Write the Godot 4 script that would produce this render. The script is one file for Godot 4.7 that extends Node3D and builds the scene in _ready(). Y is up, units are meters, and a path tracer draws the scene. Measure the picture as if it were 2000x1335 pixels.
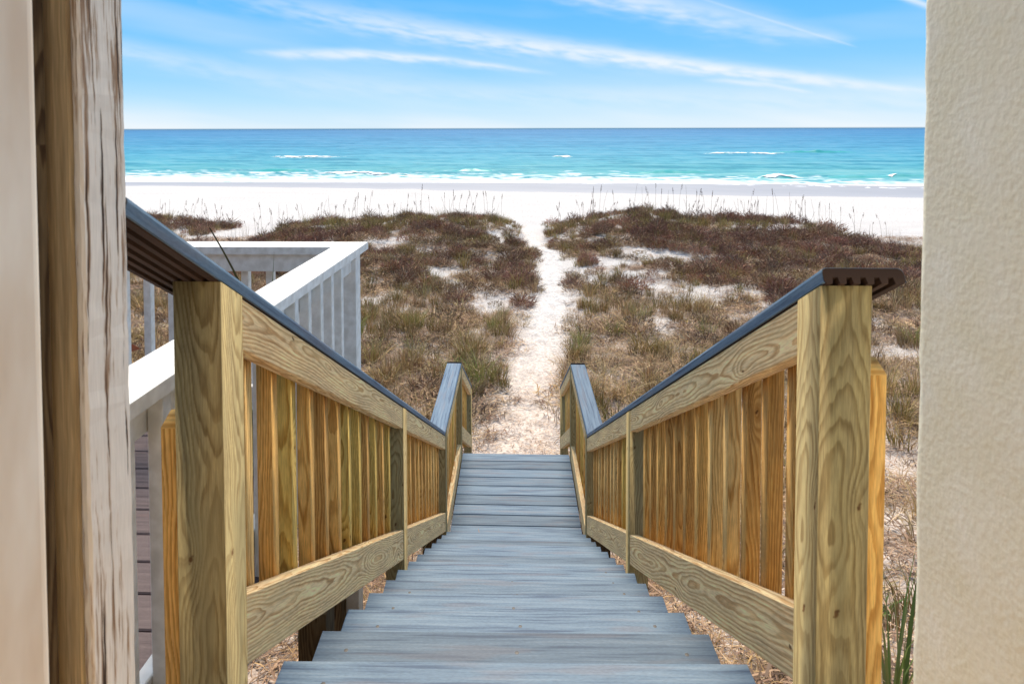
extends Node3D
# A new timber staircase running down from a beach house to a sand path through the dunes.
# Own axes used below: x to the right, h metres below the eye, d metres ahead; V() turns them into y-up metres.
const EYE := 6.4
const TREADS := 13
const RUN := 0.2765
const RISE := 0.1552
const XI := 0.531          # inner faces of both handrails
const SLOPE := 0.5725      # fall of the handrails per metre

var rng := RandomNumberGenerator.new()
var M := {}
var nz := FastNoiseLite.new()
var nz2 := FastNoiseLite.new()

func V(x: float, h: float, d: float) -> Vector3:
	return Vector3(x, EYE - h, -d)

func _ready() -> void:
	rng.seed = 20
	nz.seed = 7
	nz.frequency = 0.35
	nz.fractal_octaves = 4
	nz2.seed = 31
	nz2.frequency = 0.11
	nz2.fractal_octaves = 3
	make_camera()
	make_sky_and_sun(1.8)
	make_materials()
	make_ground()
	make_sea()
	make_house()
	make_staircase()
	make_railing(-1)
	make_railing(1)
	make_neighbour_deck()
	make_plants()
	make_litter()

# ------------------------------------------------------------------ camera and light
func make_camera() -> void:
	var c := Camera3D.new()
	c.name = "camera"
	c.near = 0.05
	c.far = 30000.0
	c.projection = Camera3D.PROJECTION_FRUSTUM
	c.keep_aspect = Camera3D.KEEP_HEIGHT
	c.size = 0.05 * 1335.0 / 1233.1
	c.frustum_offset = Vector2(36.2, -377.5) * 0.05 / 1233.1
	c.position = Vector3(0, EYE, 0)
	c.basis = Basis(Vector3.UP, 0.035) * Basis(Vector3.RIGHT, -0.032) * Basis(Vector3.BACK, -0.0022)
	var a := CameraAttributesPhysical.new()
	a.frustum_focal_length = 22.2
	a.exposure_aperture = 11.0
	a.frustum_focus_distance = 6.0
	c.attributes = a
	add_child(c)
	c.current = true

func make_sky_and_sun(exposure: float) -> void:
	var we := WorldEnvironment.new()
	we.name = "environment"
	var e := Environment.new()
	e.tonemap_mode = Environment.TONE_MAPPER_LINEAR
	e.tonemap_exposure = exposure
	e.background_mode = Environment.BG_SKY
	e.sdfgi_enabled = true
	e.ssao_enabled = true
	e.ssil_enabled = true
	var pm := PanoramaSkyMaterial.new()
	pm.panorama = ImageTexture.create_from_image(sky_image())
	var s := Sky.new()
	s.sky_material = pm
	e.sky = s
	we.environment = e
	add_child(we)
	var sun := DirectionalLight3D.new()
	sun.name = "sun"
	sun.light_color = Color(1.0, 0.945, 0.86)
	sun.light_energy = 1.0
	sun.light_angular_distance = 18.0
	sun.shadow_enabled = true
	# high over the sea, ahead of the stairs
	sun.basis = Basis(Vector3.UP, deg_to_rad(180.0)) * Basis(Vector3.RIGHT, deg_to_rad(-56.0))
	add_child(sun)

func lin(stops: Array, x: float) -> Color:
	if x <= stops[0][0]:
		return stops[0][1]
	for i in range(1, stops.size()):
		if x <= stops[i][0]:
			var t: float = (x - stops[i - 1][0]) / (stops[i][0] - stops[i - 1][0])
			return (stops[i - 1][1] as Color).lerp(stops[i][1], t)
	return stops[-1][1]

func curve(xs: Array, ys: Array, x: float) -> float:
	if x <= xs[0]:
		return ys[0]
	for i in range(1, xs.size()):
		if x <= xs[i]:
			return lerpf(ys[i - 1], ys[i], (x - xs[i - 1]) / (xs[i] - xs[i - 1]))
	return ys[-1]

# long cirrus bands and vapour trails: azimuths, heights, half widths, strengths
const BANDS := [
	[[-27.0, -18.3, -9.5, -0.3, 8.8, 17.4, 25.2, 31.4, 36.0], [11.9, 10.2, 9.0, 7.73, 6.42, 5.07, 3.87, 2.8, 2.2], [1.4, 1.25, 1.15, 1.0, 0.85, 0.65, 0.55, 0.3, 0.2], [0.15, 0.38, 0.6, 0.72, 0.8, 0.85, 0.75, 0.5, 0.0], 1.0],
	[[-24.0, -20.0, -14.0, -7.2, -2.2, 4.0], [6.5, 6.42, 6.6, 6.2, 5.65, 4.8], [0.15, 0.4, 0.5, 0.42, 0.3, 0.2], [0.0, 0.55, 0.75, 0.7, 0.6, 0.0], 1.0],
	[[-4.0, 5.6, 11.0, 17.4, 21.4, 25.9, 28.0], [14.5, 12.1, 11.0, 9.4, 8.3, 7.3, 6.8], [1.2, 1.2, 1.3, 1.5, 1.3, 0.6, 0.3], [0.3, 0.65, 0.62, 0.5, 0.42, 0.3, 0.0], 0.8],
	[[15.0, 22.9, 27.3, 28.0], [11.4, 8.28, 6.5, 6.2], [0.1, 0.1, 0.07, 0.05], [0.2, 0.4, 0.35, 0.0], 0.2],
	[[20.0, 31.0, 32.5, 40.0], [16.0, 9.72, 8.9, 4.5], [0.3, 0.3, 0.25, 0.2], [0.6, 0.8, 0.7, 0.0], 0.3],
	[[16.0, 18.3, 21.4, 24.1, 25.0], [4.1, 3.97, 3.58, 2.96, 2.8], [0.15, 0.25, 0.25, 0.15, 0.1], [0.0, 0.5, 0.6, 0.5, 0.0], 0.7],
	[[-60.0, -40.0, -20.0, 0.0, 30.0, 60.0], [9.0, 7.6, 4.2, 3.2, 2.2, 2.0], [0.8, 1.0, 1.0, 1.0, 1.0, 0.8], [0.2, 0.4, 0.22, 0.2, 0.3, 0.2], 0.9],
]

func sky_image() -> Image:
	var w := 4096
	var hh := 1024
	var air := [[0.0, Color(0.72, 0.88, 0.985)], [1.0, Color(0.64, 0.85, 1.0)], [2.2, Color(0.50, 0.79, 1.0)], [4.0, Color(0.35, 0.70, 1.0)], [7.0, Color(0.21, 0.60, 1.0)], [11.5, Color(0.13, 0.52, 1.0)], [25.0, Color(0.13, 0.40, 0.80)], [50.0, Color(0.12, 0.31, 0.62)], [90.0, Color(0.11, 0.27, 0.54)]]
	var wisps := FastNoiseLite.new()
	wisps.seed = 5
	wisps.frequency = 0.02
	wisps.fractal_octaves = 4
	var fine := FastNoiseLite.new()
	fine.seed = 9
	fine.frequency = 0.06
	fine.fractal_octaves = 3
	var data := PackedFloat32Array()
	data.resize(w * hh * 2 * 3)
	var cloud := Color(0.90, 0.955, 1.0)
	for y in hh:
		var el := 90.0 - (y + 0.5) * 90.0 / hh
		var base := lin(air, el)
		var low := el < 20.0
		var haze := exp(-el / 2.3)
		var k := y * w * 3
		var x := 0
		while x < w:
			var az := (x + 0.5) * 360.0 / w
			if az > 180.0:
				az -= 360.0
			var a := 0.0
			# veils of cirrus all round the sky, thin and drawn out sideways
			var turn := deg_to_rad(az)
			var v := wisps.get_noise_3d(cos(turn) * 70.0, el * 9.0 + az * 0.9, sin(turn) * 70.0)
			a = clampf((v + 0.05) * 0.36 + 0.3 * smoothstep(12.0, 30.0, el), 0.0, 0.6) * smoothstep(0.0, 6.0, el)
			a = maxf(a, haze * clampf(0.35 + v * 1.3, 0.0, 0.85))
			if low:
				var f := fine.get_noise_2d(az * 5.0, el * 26.0 + az * 4.0)
				for b in BANDS:
					var xs: Array = b[0]
					if az > xs[0] and az < xs[-1]:
						var hw := curve(xs, b[2], az)
						var t := (el - curve(xs, b[1], az)) / hw + f * 0.38 * float(b[4])
						if absf(t) < 2.2:
							var s := exp(-t * t * 1.3) * curve(xs, b[3], az) * clampf(0.92 + (f * 0.55 + v * 0.3) * float(b[4]), 0.2, 1.1)
							a = a + s * (1.0 - a)
			var c := base.lerp(cloud, clampf(a, 0.0, 0.95))
			var n := 1 if low else 4
			for i in n:
				data[k] = c.r
				data[k + 1] = c.g
				data[k + 2] = c.b
				k += 3
			x += n
	# under the horizon: sea and sand light
	var j := w * hh * 3
	for i in w * hh:
		data[j] = 0.06
		data[j + 1] = 0.24
		data[j + 2] = 0.42
		j += 3
	for i in data.size():
		data[i] *= 0.556
	return Image.create_from_data(w, hh * 2, false, Image.FORMAT_RGBF, data.to_byte_array())

# ------------------------------------------------------------------ naming helpers
func thing(called: String, label: String, category: String, at := Vector3.ZERO, group := "") -> Node3D:
	var o := Node3D.new()
	o.name = called
	o.position = at
	o.set_meta("label", label)
	o.set_meta("category", category)
	if group:
		o.set_meta("group", group)
	add_child(o, true)
	return o

func part(called: String, mesh: Mesh, mat: Material, parent: Node3D, at := Transform3D()) -> MeshInstance3D:
	var o := MeshInstance3D.new()
	o.name = called
	o.mesh = mesh
	o.material_override = mat
	o.transform = at
	parent.add_child(o, true)
	return o

func structure(called: String, mesh: Mesh, mat: Material, kind := "structure") -> MeshInstance3D:
	var o := part(called, mesh, mat, self)
	o.set_meta("kind", kind)
	return o

func stuff(called: String, mesh: Mesh, mat: Material, places: Array, tints: Array, label := "", category := "") -> void:
	var mm := MultiMesh.new()
	mm.transform_format = MultiMesh.TRANSFORM_3D
	mm.use_colors = true
	mm.mesh = mesh
	mm.instance_count = places.size()
	for i in places.size():
		mm.set_instance_transform(i, places[i])
		mm.set_instance_color(i, tints[i])
	var o := MultiMeshInstance3D.new()
	o.name = called
	o.multimesh = mm
	o.material_override = mat
	o.set_meta("kind", "stuff")
	if label:
		o.set_meta("label", label)
		o.set_meta("category", category)
	add_child(o, true)

# ------------------------------------------------------------------ textures and materials
func tex(w: int, h: int, data: PackedByteArray) -> ImageTexture:
	return ImageTexture.create_from_image(Image.create_from_data(w, h, false, Image.FORMAT_RGB8, data))

# plain-sawn pine: the face of a board cut through growth rings; length 2.4 m, width 0.16 m
func pine(sd: int, early: Color, late: Color, ring: float, h0: float, wander: float, knots: int, stain := Color(0, 0, 0, 0)) -> ImageTexture:
	var w := 1400
	var h := 112
	var r := RandomNumberGenerator.new()
	r.seed = sd
	var n := FastNoiseLite.new()
	n.seed = sd
	n.frequency = 1.0
	n.fractal_octaves = 3
	var eyes := []
	for i in knots:
		eyes.append([r.randf_range(0.1, 2.3), r.randf_range(-0.06, 0.06), r.randf_range(0.009, 0.017), r.randf_range(0.015, 0.035) * (1 if r.randf() < 0.6 else -1)])
	var data := PackedByteArray()
	data.resize(w * h * 3)
	var c0 := r.randf_range(-0.02, 0.02)
	for x in w:
		var L := x * 2.4 / w
		var depth := h0 + wander * (1.2 * n.get_noise_2d(L * 0.55, 3.0) + 0.22 * n.get_noise_2d(L * 2.4, 9.0))
		var centre := c0 + 0.03 * n.get_noise_2d(L * 0.7, 40.0)
		var near := []
		for e in eyes:
			if absf(L - e[0]) < 0.25:
				near.append(e)
		for y in h:
			var a := (y + 0.5) / h * 0.16 - 0.08
			var R := sqrt((a - centre) * (a - centre) + depth * depth) + 0.0035 * n.get_noise_2d(L * 2.2, a * 26.0 + 80.0)
			var knot := 0.0
			for e in near:
				var dl: float = (L - e[0]) / (e[2] * 4.5)
				var da: float = (a - e[1]) / (e[2] * 1.3)
				var q := dl * dl + da * da
				R += e[3] * 0.55 * exp(-q * 0.55)
				var kk: float = sqrt(pow((L - e[0]) / (e[2] * 0.9), 2.0) + pow((a - e[1] + 0.25 * (L - e[0])) / (e[2] * 0.45), 2.0))
				knot = maxf(knot, 1.0 - smoothstep(0.35, 0.95, kk + 0.5 * n.get_noise_2d(L * 90.0, a * 90.0)))
			var p := R / ring
			p = p - floorf(p)
			var late_k := smoothstep(0.25, 0.82, p) * (1.0 - smoothstep(0.90, 1.0, p))
			late_k *= 0.72 + 0.5 * n.get_noise_2d(L * 3.0, R * 300.0)
			var c := early.lerp(late, clampf(late_k, 0.0, 1.0))
			var fib := n.get_noise_2d(L * 16.0, a * 900.0)
			var blot := n.get_noise_2d(L * 2.4 + 50.0, a * 22.0)
			var g := 1.0 + 0.17 * fib + 0.11 * blot
			c = Color(c.r * g, c.g * g, c.b * (g - 0.02 * blot))
			if stain.a > 0.0:
				c = c.lerp(stain, stain.a * smoothstep(0.1, 0.5, n.get_noise_2d(L * 2.0 + 7.0, a * 14.0 + 30.0)))
			if knot > 0.0:
				var kc := Color(0.46, 0.31, 0.17).lerp(Color(0.24, 0.15, 0.08), 0.5 + 0.5 * n.get_noise_2d(L * 60.0, a * 60.0))
				c = c.lerp(kc, knot * 0.8)
			var i := (y * w + x) * 3
			data[i] = clampi(int(c.r * 255.0), 0, 255)
			data[i + 1] = clampi(int(c.g * 255.0), 0, 255)
			data[i + 2] = clampi(int(c.b * 255.0), 0, 255)
	return tex(w, h, data)

# composite deck board: a grey-blue skin with long streaks; 2.4 m by 0.36 m
func composite(sd: int, base: Color, dark: Color, pale: Color, warm: Color) -> ImageTexture:
	var w := 512
	var h := 256
	var n := FastNoiseLite.new()
	n.seed = sd
	n.frequency = 1.0
	n.fractal_octaves = 3
	var data := PackedByteArray()
	data.resize(w * h * 3)
	for y in h:
		var a := y * 0.36 / h
		for x in w:
			var L := x * 2.4 / w
			var bend := a + 0.006 * n.get_noise_2d(L * 1.1, 5.0)
			var s := 0.75 * n.get_noise_2d(L * 1.3, bend * 40.0) + 0.5 * n.get_noise_2d(L * 2.6 + 33.0, bend * 120.0)
			var f := n.get_noise_2d(L * 9.0 + 20.0, bend * 260.0)
			var c := base
			c = c.lerp(dark, clampf(smoothstep(0.03, 0.55, s) * 0.85 + maxf(f, 0.0) * 0.35, 0.0, 1.0))
			c = c.lerp(pale, clampf(smoothstep(0.05, 0.5, -s) * 0.6 + maxf(-f, 0.0) * 0.25, 0.0, 1.0))
			c = c.lerp(warm, 0.5 * smoothstep(0.15, 0.5, n.get_noise_2d(L * 1.6 + 70.0, bend * 16.0)))
			var g := 1.0 + 0.12 * n.get_noise_2d(L * 60.0, a * 400.0)
			var i := (y * w + x) * 3
			data[i] = clampi(int(c.r * g * 255.0), 0, 255)
			data[i + 1] = clampi(int(c.g * g * 255.0), 0, 255)
			data[i + 2] = clampi(int(c.b * g * 255.0), 0, 255)
	return tex(w, h, data)

# old white paint worn along the grain of a post
func worn_paint(sd: int) -> Array:
	var w := 1024
	var h := 128
	var n := FastNoiseLite.new()
	n.seed = sd
	n.frequency = 1.0
	n.fractal_octaves = 4
	var data := PackedByteArray()
	var bump := PackedByteArray()
	data.resize(w * h * 3)
	bump.resize(w * h * 3)
	for y in h:
		var a := y * 0.16 / h
		for x in w:
			var L := x * 2.4 / w
			L *= 2.0
			var bend := a + 0.012 * n.get_noise_2d(L * 1.6, 5.0)
			var grain := n.get_noise_2d(L * 1.3, bend * 75.0)
			var fibre := n.get_noise_2d(L * 12.0, bend * 260.0)
			var patch := n.get_noise_2d(L * 2.2 + 9.0, a * 22.0)
			var c := Color(0.95, 0.925, 0.89)
			var worn := smoothstep(0.06, 0.42, grain * 0.7 + fibre * 0.4 + patch * 0.5)
			c = c.lerp(Color(0.58, 0.46, 0.36), worn * 0.9)
			var crack := smoothstep(0.34, 0.5, grain + fibre * 0.12)
			c = c.lerp(Color(0.24, 0.19, 0.16), crack * 0.9)
			var g := 1.0 + 0.06 * fibre
			var i := (y * w + x) * 3
			data[i] = clampi(int(c.r * g * 255.0), 0, 255)
			data[i + 1] = clampi(int(c.g * g * 255.0), 0, 255)
			data[i + 2] = clampi(int(c.b * g * 255.0), 0, 255)
			var b := clampi(int((0.7 - worn * 0.25 - crack * 0.4 + fibre * 0.08) * 255.0), 0, 255)
			bump[i] = b
			bump[i + 1] = b
			bump[i + 2] = b
	return [tex(w, h, data), tex(w, h, bump)]

# square mottled texture that repeats without a seam
func mottle(size: int, sd: int, freq: float, octaves: int, c0: Color, c1: Color, sharp := 1.0) -> ImageTexture:
	var n := FastNoiseLite.new()
	n.seed = sd
	n.frequency = freq
	n.fractal_octaves = octaves
	var im := n.get_seamless_image(size, size, false, false, 0.15, true)
	im.convert(Image.FORMAT_L8)
	var src := im.get_data()
	var data := PackedByteArray()
	data.resize(size * size * 3)
	for i in size * size:
		var t := clampf((src[i] / 255.0 - 0.5) * sharp + 0.5, 0.0, 1.0)
		var c := c0.lerp(c1, t)
		data[i * 3] = int(c.r * 255.0)
		data[i * 3 + 1] = int(c.g * 255.0)
		data[i * 3 + 2] = int(c.b * 255.0)
	return tex(size, size, data)

func mat(called: String, t: Texture2D, tint := Color.WHITE, rough := 0.75, spec := 0.3) -> StandardMaterial3D:
	var m := StandardMaterial3D.new()
	m.resource_name = called
	m.albedo_texture = t
	m.albedo_color = tint
	m.roughness = rough
	m.metallic_specular = spec
	return m

func plant_mat(called: String, back := 0.25) -> StandardMaterial3D:
	var m := StandardMaterial3D.new()
	m.resource_name = called
	m.vertex_color_use_as_albedo = true
	m.roughness = 0.8
	m.metallic_specular = 0.2
	m.cull_mode = BaseMaterial3D.CULL_DISABLED
	m.backlight_enabled = back > 0.0
	m.backlight = Color(back, back, back)
	return m

func make_materials() -> void:
	var early := Color(0.99, 0.86, 0.655)
	var late := Color(0.76, 0.57, 0.365)
	var rails := []
	for i in 5:
		rails.append(pine(100 + i, early, late, [0.0085, 0.0105, 0.0075, 0.0095, 0.007][i], [0.012, 0.018, 0.03, 0.014, 0.04][i], [0.05, 0.06, 0.05, 0.07, 0.04][i], [2, 2, 1, 2, 1][i], Color(0.88, 0.80, 0.60, 0.25)))
	var posts := []
	for i in 2:
		posts.append(pine(210 + i, Color(0.67, 0.60, 0.43), Color(0.52, 0.44, 0.29), 0.006, [0.03, 0.045][i], 0.05, 2, Color(0.60, 0.55, 0.40, 0.5)))
	var bals := []
	for i in 2:
		bals.append(pine(300 + i, Color(0.92, 0.77, 0.51), Color(0.71, 0.52, 0.28), 0.0055, [0.05, 0.03][i], 0.03, 2))
	var old := pine(401, Color(0.42, 0.35, 0.25), Color(0.24, 0.17, 0.10), 0.006, 0.04, 0.03, 3)
	M.rail = []
	for t in rails:
		M.rail.append(mat("pine_rail", t))
	M.post = []
	for t in posts:
		M.post.append(mat("pine_post", t))
	M.baluster = []
	for t in bals:
		for tint in [Color(1, 1, 1), Color(1.0, 0.95, 0.86), Color(0.95, 0.97, 0.84), Color(0.9, 0.84, 0.76)]:
			M.baluster.append(mat("pine_baluster", t, tint))
	M.support = mat("dark_pine", old)
	M.tread = []
	var skins := []
	for i in 3:
		skins.append(composite(500 + i, Color(0.385, 0.475, 0.56), Color(0.225, 0.305, 0.41), Color(0.49, 0.56, 0.63), Color(0.44, 0.45, 0.50)))
	for i in 6:
		var k: float = [1.0, 0.9, 1.06, 0.95, 1.1, 0.86][i]
		M.tread.append(mat("composite_board", skins[i % 3], Color(minf(k, 1.0), minf(k, 1.0), minf(k, 1.0)), 0.55, 0.35))
	M.cap = M.tread
	M.cap_core = mat("composite_core", mottle(128, 4, 0.05, 3, Color(0.20, 0.15, 0.13), Color(0.29, 0.22, 0.19)), Color.WHITE, 0.8)
	M.brown = [mat("brown_deck_board", composite(520, Color(0.38, 0.335, 0.34), Color(0.29, 0.25, 0.26), Color(0.45, 0.40, 0.40), Color(0.40, 0.33, 0.32)), Color.WHITE, 0.65, 0.3)]
	M.white = mat("white_paint", mottle(256, 6, 0.02, 4, Color(0.86, 0.855, 0.84), Color(0.95, 0.95, 0.945), 1.5), Color.WHITE, 0.55, 0.4)
	M.white.uv1_triplanar = true
	M.white.uv1_world_triplanar = true
	M.white.uv1_scale = Vector3(3.1, 3.1, 3.1)
	var wp := worn_paint(61)
	M.worn = mat("worn_paint", wp[0], Color.WHITE, 0.75, 0.3)
	M.worn.uv1_scale = Vector3(0.5, 1, 1)
	M.worn.heightmap_enabled = true
	M.worn.heightmap_texture = wp[1]
	M.worn.heightmap_scale = 0.12
	M.tan_post = mat("bare_old_post", pine(77, Color(0.80, 0.72, 0.58), Color(0.73, 0.64, 0.50), 0.006, 0.06, 0.01, 1), Color.WHITE, 0.8, 0.2)
	M.tan_post.uv1_scale = Vector3(0.5, 1, 1)
	M.cream = mat("cream_paint", mottle(256, 12, 0.02, 5, Color(0.90, 0.83, 0.75), Color(0.98, 0.95, 0.905), 1.6), Color.WHITE, 0.6, 0.35)
	M.cream.uv1_triplanar = true
	M.cream.uv1_world_triplanar = true
	M.cream.uv1_scale = Vector3(1.6, 0.5, 1.6)
	M.cladding = mat("brown_cladding", mottle(256, 17, 0.02, 4, Color(0.40, 0.34, 0.28), Color(0.50, 0.43, 0.36)), Color.WHITE, 0.85, 0.2)
	M.stucco = mat("stucco", mottle(256, 13, 0.015, 4, Color(0.965, 0.935, 0.83), Color(0.99, 0.97, 0.90), 1.2), Color.WHITE, 0.85, 0.25)
	M.stucco.uv1_triplanar = true
	M.stucco.uv1_world_triplanar = true
	M.stucco.uv1_scale = Vector3(2.3, 2.3, 2.3)
	M.stucco.heightmap_enabled = true
	M.stucco.heightmap_texture = mottle(512, 14, 0.07, 5, Color.BLACK, Color.WHITE, 1.6)
	M.stucco.heightmap_scale = 0.055
	# sand
	M.sand = StandardMaterial3D.new()
	M.sand.resource_name = "quartz_sand"
	M.sand.vertex_color_use_as_albedo = true
	M.sand.albedo_texture = mottle(512, 15, 0.05, 5, Color(0.84, 0.82, 0.80), Color(1, 1, 1), 1.6)
	M.sand.uv1_triplanar = true
	M.sand.uv1_world_triplanar = true
	M.sand.uv1_scale = Vector3(0.9, 0.9, 0.9)
	M.sand.roughness = 0.95
	M.sand.metallic_specular = 0.15
	M.sand.heightmap_enabled = true
	M.sand.heightmap_texture = mottle(512, 16, 0.03, 4, Color.BLACK, Color.WHITE, 1.2)
	M.sand.heightmap_scale = 2.6
	M.path = M.sand.duplicate()
	M.path.heightmap_texture = mottle(512, 18, 0.02, 3, Color.BLACK, Color.WHITE, 1.3)
	M.path.heightmap_scale = 2.2
	M.path.uv1_scale = Vector3(0.7, 0.7, 0.7)
	M.beach = M.sand.duplicate()
	M.beach.uv1_scale = Vector3(0.23, 0.23, 0.23)
	M.beach.heightmap_scale = 4.0
	M.wet = StandardMaterial3D.new()
	M.wet.resource_name = "wet_sand"
	M.wet.vertex_color_use_as_albedo = true
	M.wet.roughness = 0.45
	M.wet.metallic_specular = 0.4
	M.water = StandardMaterial3D.new()
	M.water.resource_name = "sea_water"
	M.water.vertex_color_use_as_albedo = true
	M.water.roughness = 0.35
	M.water.metallic_specular = 0.22
	M.foam = StandardMaterial3D.new()
	M.foam.resource_name = "foam"
	M.foam.albedo_color = Color(0.95, 0.96, 0.97)
	M.foam.roughness = 0.9
	M.grass = plant_mat("dry_grass", 0.14)
	M.twig = plant_mat("twigs", 0.0)
	M.leaf = plant_mat("green_blade", 0.3)
	M.screw = StandardMaterial3D.new()
	M.screw.resource_name = "screw_head"
	M.screw.albedo_color = Color(0.16, 0.15, 0.16)
	M.screw.roughness = 0.5

# ------------------------------------------------------------------ lumber
func face_quad(st: SurfaceTool, a: Vector3, b: Vector3, c: Vector3, d: Vector3, ua: Vector2, ub: Vector2, uc: Vector2, ud: Vector2, inside: Vector3) -> void:
	var n := (b - a).cross(c - a)
	var vs := [a, b, c, a, c, d]
	var us := [ua, ub, uc, ua, uc, ud]
	if n.dot((a + b + c + d) * 0.25 - inside) > 0.0:
		vs = [a, c, b, a, d, c]
		us = [ua, uc, ub, ua, ud, uc]
	for i in 6:
		st.set_uv(us[i])
		st.add_vertex(vs[i])

# a section (points across wd and hd, centred) swept from A to B; ends lie in the plane of wd and hd
func sweep(section: PackedVector2Array, A: Vector3, B: Vector3, wd: Vector3, hd: Vector3, tex_w := 0.16, jitter := 0.0, steps := 1) -> ArrayMesh:
	var st := SurfaceTool.new()
	st.begin(Mesh.PRIMITIVE_TRIANGLES)
	st.set_smooth_group(-1)
	var n := section.size()
	var length := A.distance_to(B)
	var u0 := rng.randf_range(0.02, maxf(0.03, 0.98 - length / 2.4))
	var faces := []
	for i in n:
		var e := section[i].distance_to(section[(i + 1) % n])
		var room := maxf(0.0, 0.5 - e / tex_w * 0.5 - 0.02)
		var v0 := 0.5 + rng.randf_range(-room, room) * (0.3 if e > 0.06 else 1.0)
		faces.append([v0 - e / tex_w * 0.5, v0 + e / tex_w * 0.5])
	var rings := []
	for s in steps + 1:
		var ring := PackedVector3Array()
		for i in n:
			var j := Vector2(rng.randf_range(-jitter, jitter), rng.randf_range(-jitter, jitter)) if jitter > 0.0 else Vector2.ZERO
			ring.append(A.lerp(B, float(s) / steps) + wd * (section[i].x + j.x) + hd * (section[i].y + j.y))
		rings.append(ring)
	for s in steps:
		var mid: Vector3 = A.lerp(B, (s + 0.5) / steps)
		var us := u0 + length * s / steps / 2.4
		var ue := u0 + length * (s + 1) / steps / 2.4
		for i in n:
			var k := (i + 1) % n
			# the outside of a section that runs anticlockwise lies to its right
			var ed := section[k] - section[i]
			var out := wd * ed.y - hd * ed.x
			var c: Vector3 = (rings[s][i] + rings[s + 1][k]) * 0.5 - out.normalized()
			face_quad(st, rings[s][i], rings[s + 1][i], rings[s + 1][k], rings[s][k], Vector2(us, faces[i][0]), Vector2(ue, faces[i][0]), Vector2(ue, faces[i][1]), Vector2(us, faces[i][1]), c)
	var tri := Geometry2D.triangulate_polygon(section)
	for end in 2:
		var ring: PackedVector3Array = rings[0] if end == 0 else rings[steps]
		var out := (A - B) if end == 0 else (B - A)
		for t in range(0, tri.size(), 3):
			var a := ring[tri[t]]
			var b := ring[tri[t + 1]]
			var c := ring[tri[t + 2]]
			var idx := [tri[t], tri[t + 1], tri[t + 2]]
			if (b - a).cross(c - a).dot(out) > 0.0:
				idx = [tri[t], tri[t + 2], tri[t + 1]]
			for q in idx:
				st.set_uv(Vector2(u0 + section[q].x * 0.15, 0.5 + section[q].y * 2.0))
				st.add_vertex(ring[q])
	st.generate_normals()
	return st.commit()

func oblong(w: float, h: float, ch := 0.003) -> PackedVector2Array:
	var a := w * 0.5
	var b := h * 0.5
	return PackedVector2Array([Vector2(-a + ch, -b), Vector2(a - ch, -b), Vector2(a, -b + ch), Vector2(a, b - ch), Vector2(a - ch, b), Vector2(-a + ch, b), Vector2(-a, b - ch), Vector2(-a, -b + ch)])

# a stick of sawn timber between two points
func stick(A: Vector3, B: Vector3, w: float, h: float, wd := Vector3.RIGHT, hd := Vector3.UP, ch := 0.003, tex_w := 0.16) -> ArrayMesh:
	return sweep(oblong(w, h, ch), A, B, wd, hd, tex_w)

func upright(x: float, d: float, top: float, bottom: float, w: float, dep: float, ch := 0.0018) -> ArrayMesh:
	return sweep(oblong(w, dep, ch), V(x, bottom, d), V(x, top, d), Vector3.RIGHT, Vector3.BACK)

# upright whose top is cut to a slope falling away ahead
func sloped_upright(x: float, d: float, top: float, bottom: float, w: float, dep: float, slope: float) -> ArrayMesh:
	var st := SurfaceTool.new()
	var m := upright(x, d, top, bottom, w, dep)
	var md := MeshDataTool.new()
	md.create_from_surface(m, 0)
	var y_top := EYE - top
	for i in md.get_vertex_count():
		var p := md.get_vertex(i)
		if p.y > y_top - 0.01:
			p.y = y_top + (p.z + d) * slope
			md.set_vertex(i, p)
	m.clear_surfaces()
	md.commit_to_surface(m)
	st.create_from(m, 0)
	st.generate_normals()
	return st.commit()

# cap board of the handrail: rounded composite with grooves sawn along its underside
func cap_section() -> PackedVector2Array:
	var p := PackedVector2Array()
	var w := 0.069
	var t := 0.0135
	p.append(Vector2(-w + 0.004, -t))
	for i in 5:
		var x := -w + 0.0135 + i * 0.0235
		p.append(Vector2(x, -t))
		p.append(Vector2(x + 0.002, -t + 0.011))
		p.append(Vector2(x + 0.0105, -t + 0.011))
		p.append(Vector2(x + 0.0125, -t))
	p.append(Vector2(w - 0.004, -t))
	p.append(Vector2(w, -t + 0.004))
	p.append(Vector2(w, t - 0.008))
	p.append(Vector2(w - 0.0025, t - 0.0025))
	p.append(Vector2(w - 0.008, t))
	p.append(Vector2(-w + 0.008, t))
	p.append(Vector2(-w + 0.0025, t - 0.0025))
	p.append(Vector2(-w, t - 0.008))
	p.append(Vector2(-w, -t + 0.004))
	return p

# ------------------------------------------------------------------ ground
const CREST_X := [-24.0, -18.4, -16.6, -14.8, -14.1, -12.0, -10.4, -9.1, -7.6, -6.5, -5.3, -3.3, -2.3, -1.0, -0.15, 0.27, 0.9, 1.5, 2.4, 3.85, 5.5, 7.0, 8.6, 9.9, 11.3, 12.7, 14.4, 16.0, 19.0, 24.0]
const CREST_H := [4.5, 4.35, 4.33, 4.75, 5.2, 4.95, 4.55, 4.28, 4.15, 4.08, 3.95, 3.9, 3.98, 3.95, 4.15, 4.6, 4.75, 4.4, 4.15, 3.83, 3.75, 3.92, 4.0, 4.08, 4.05, 4.3, 4.72, 5.0, 4.9, 4.5]
const PATH_D := [5.5, 8.15, 9.7, 12.1, 15.8, 20.9, 25.5, 32.0]
const PATH_X := [0.0, 0.08, 0.17, 0.445, 0.97, 1.15, 0.58, 0.3]
const PATH_W := [0.62, 0.56, 0.56, 0.54, 0.5, 0.5, 0.34, 0.8]

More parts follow.
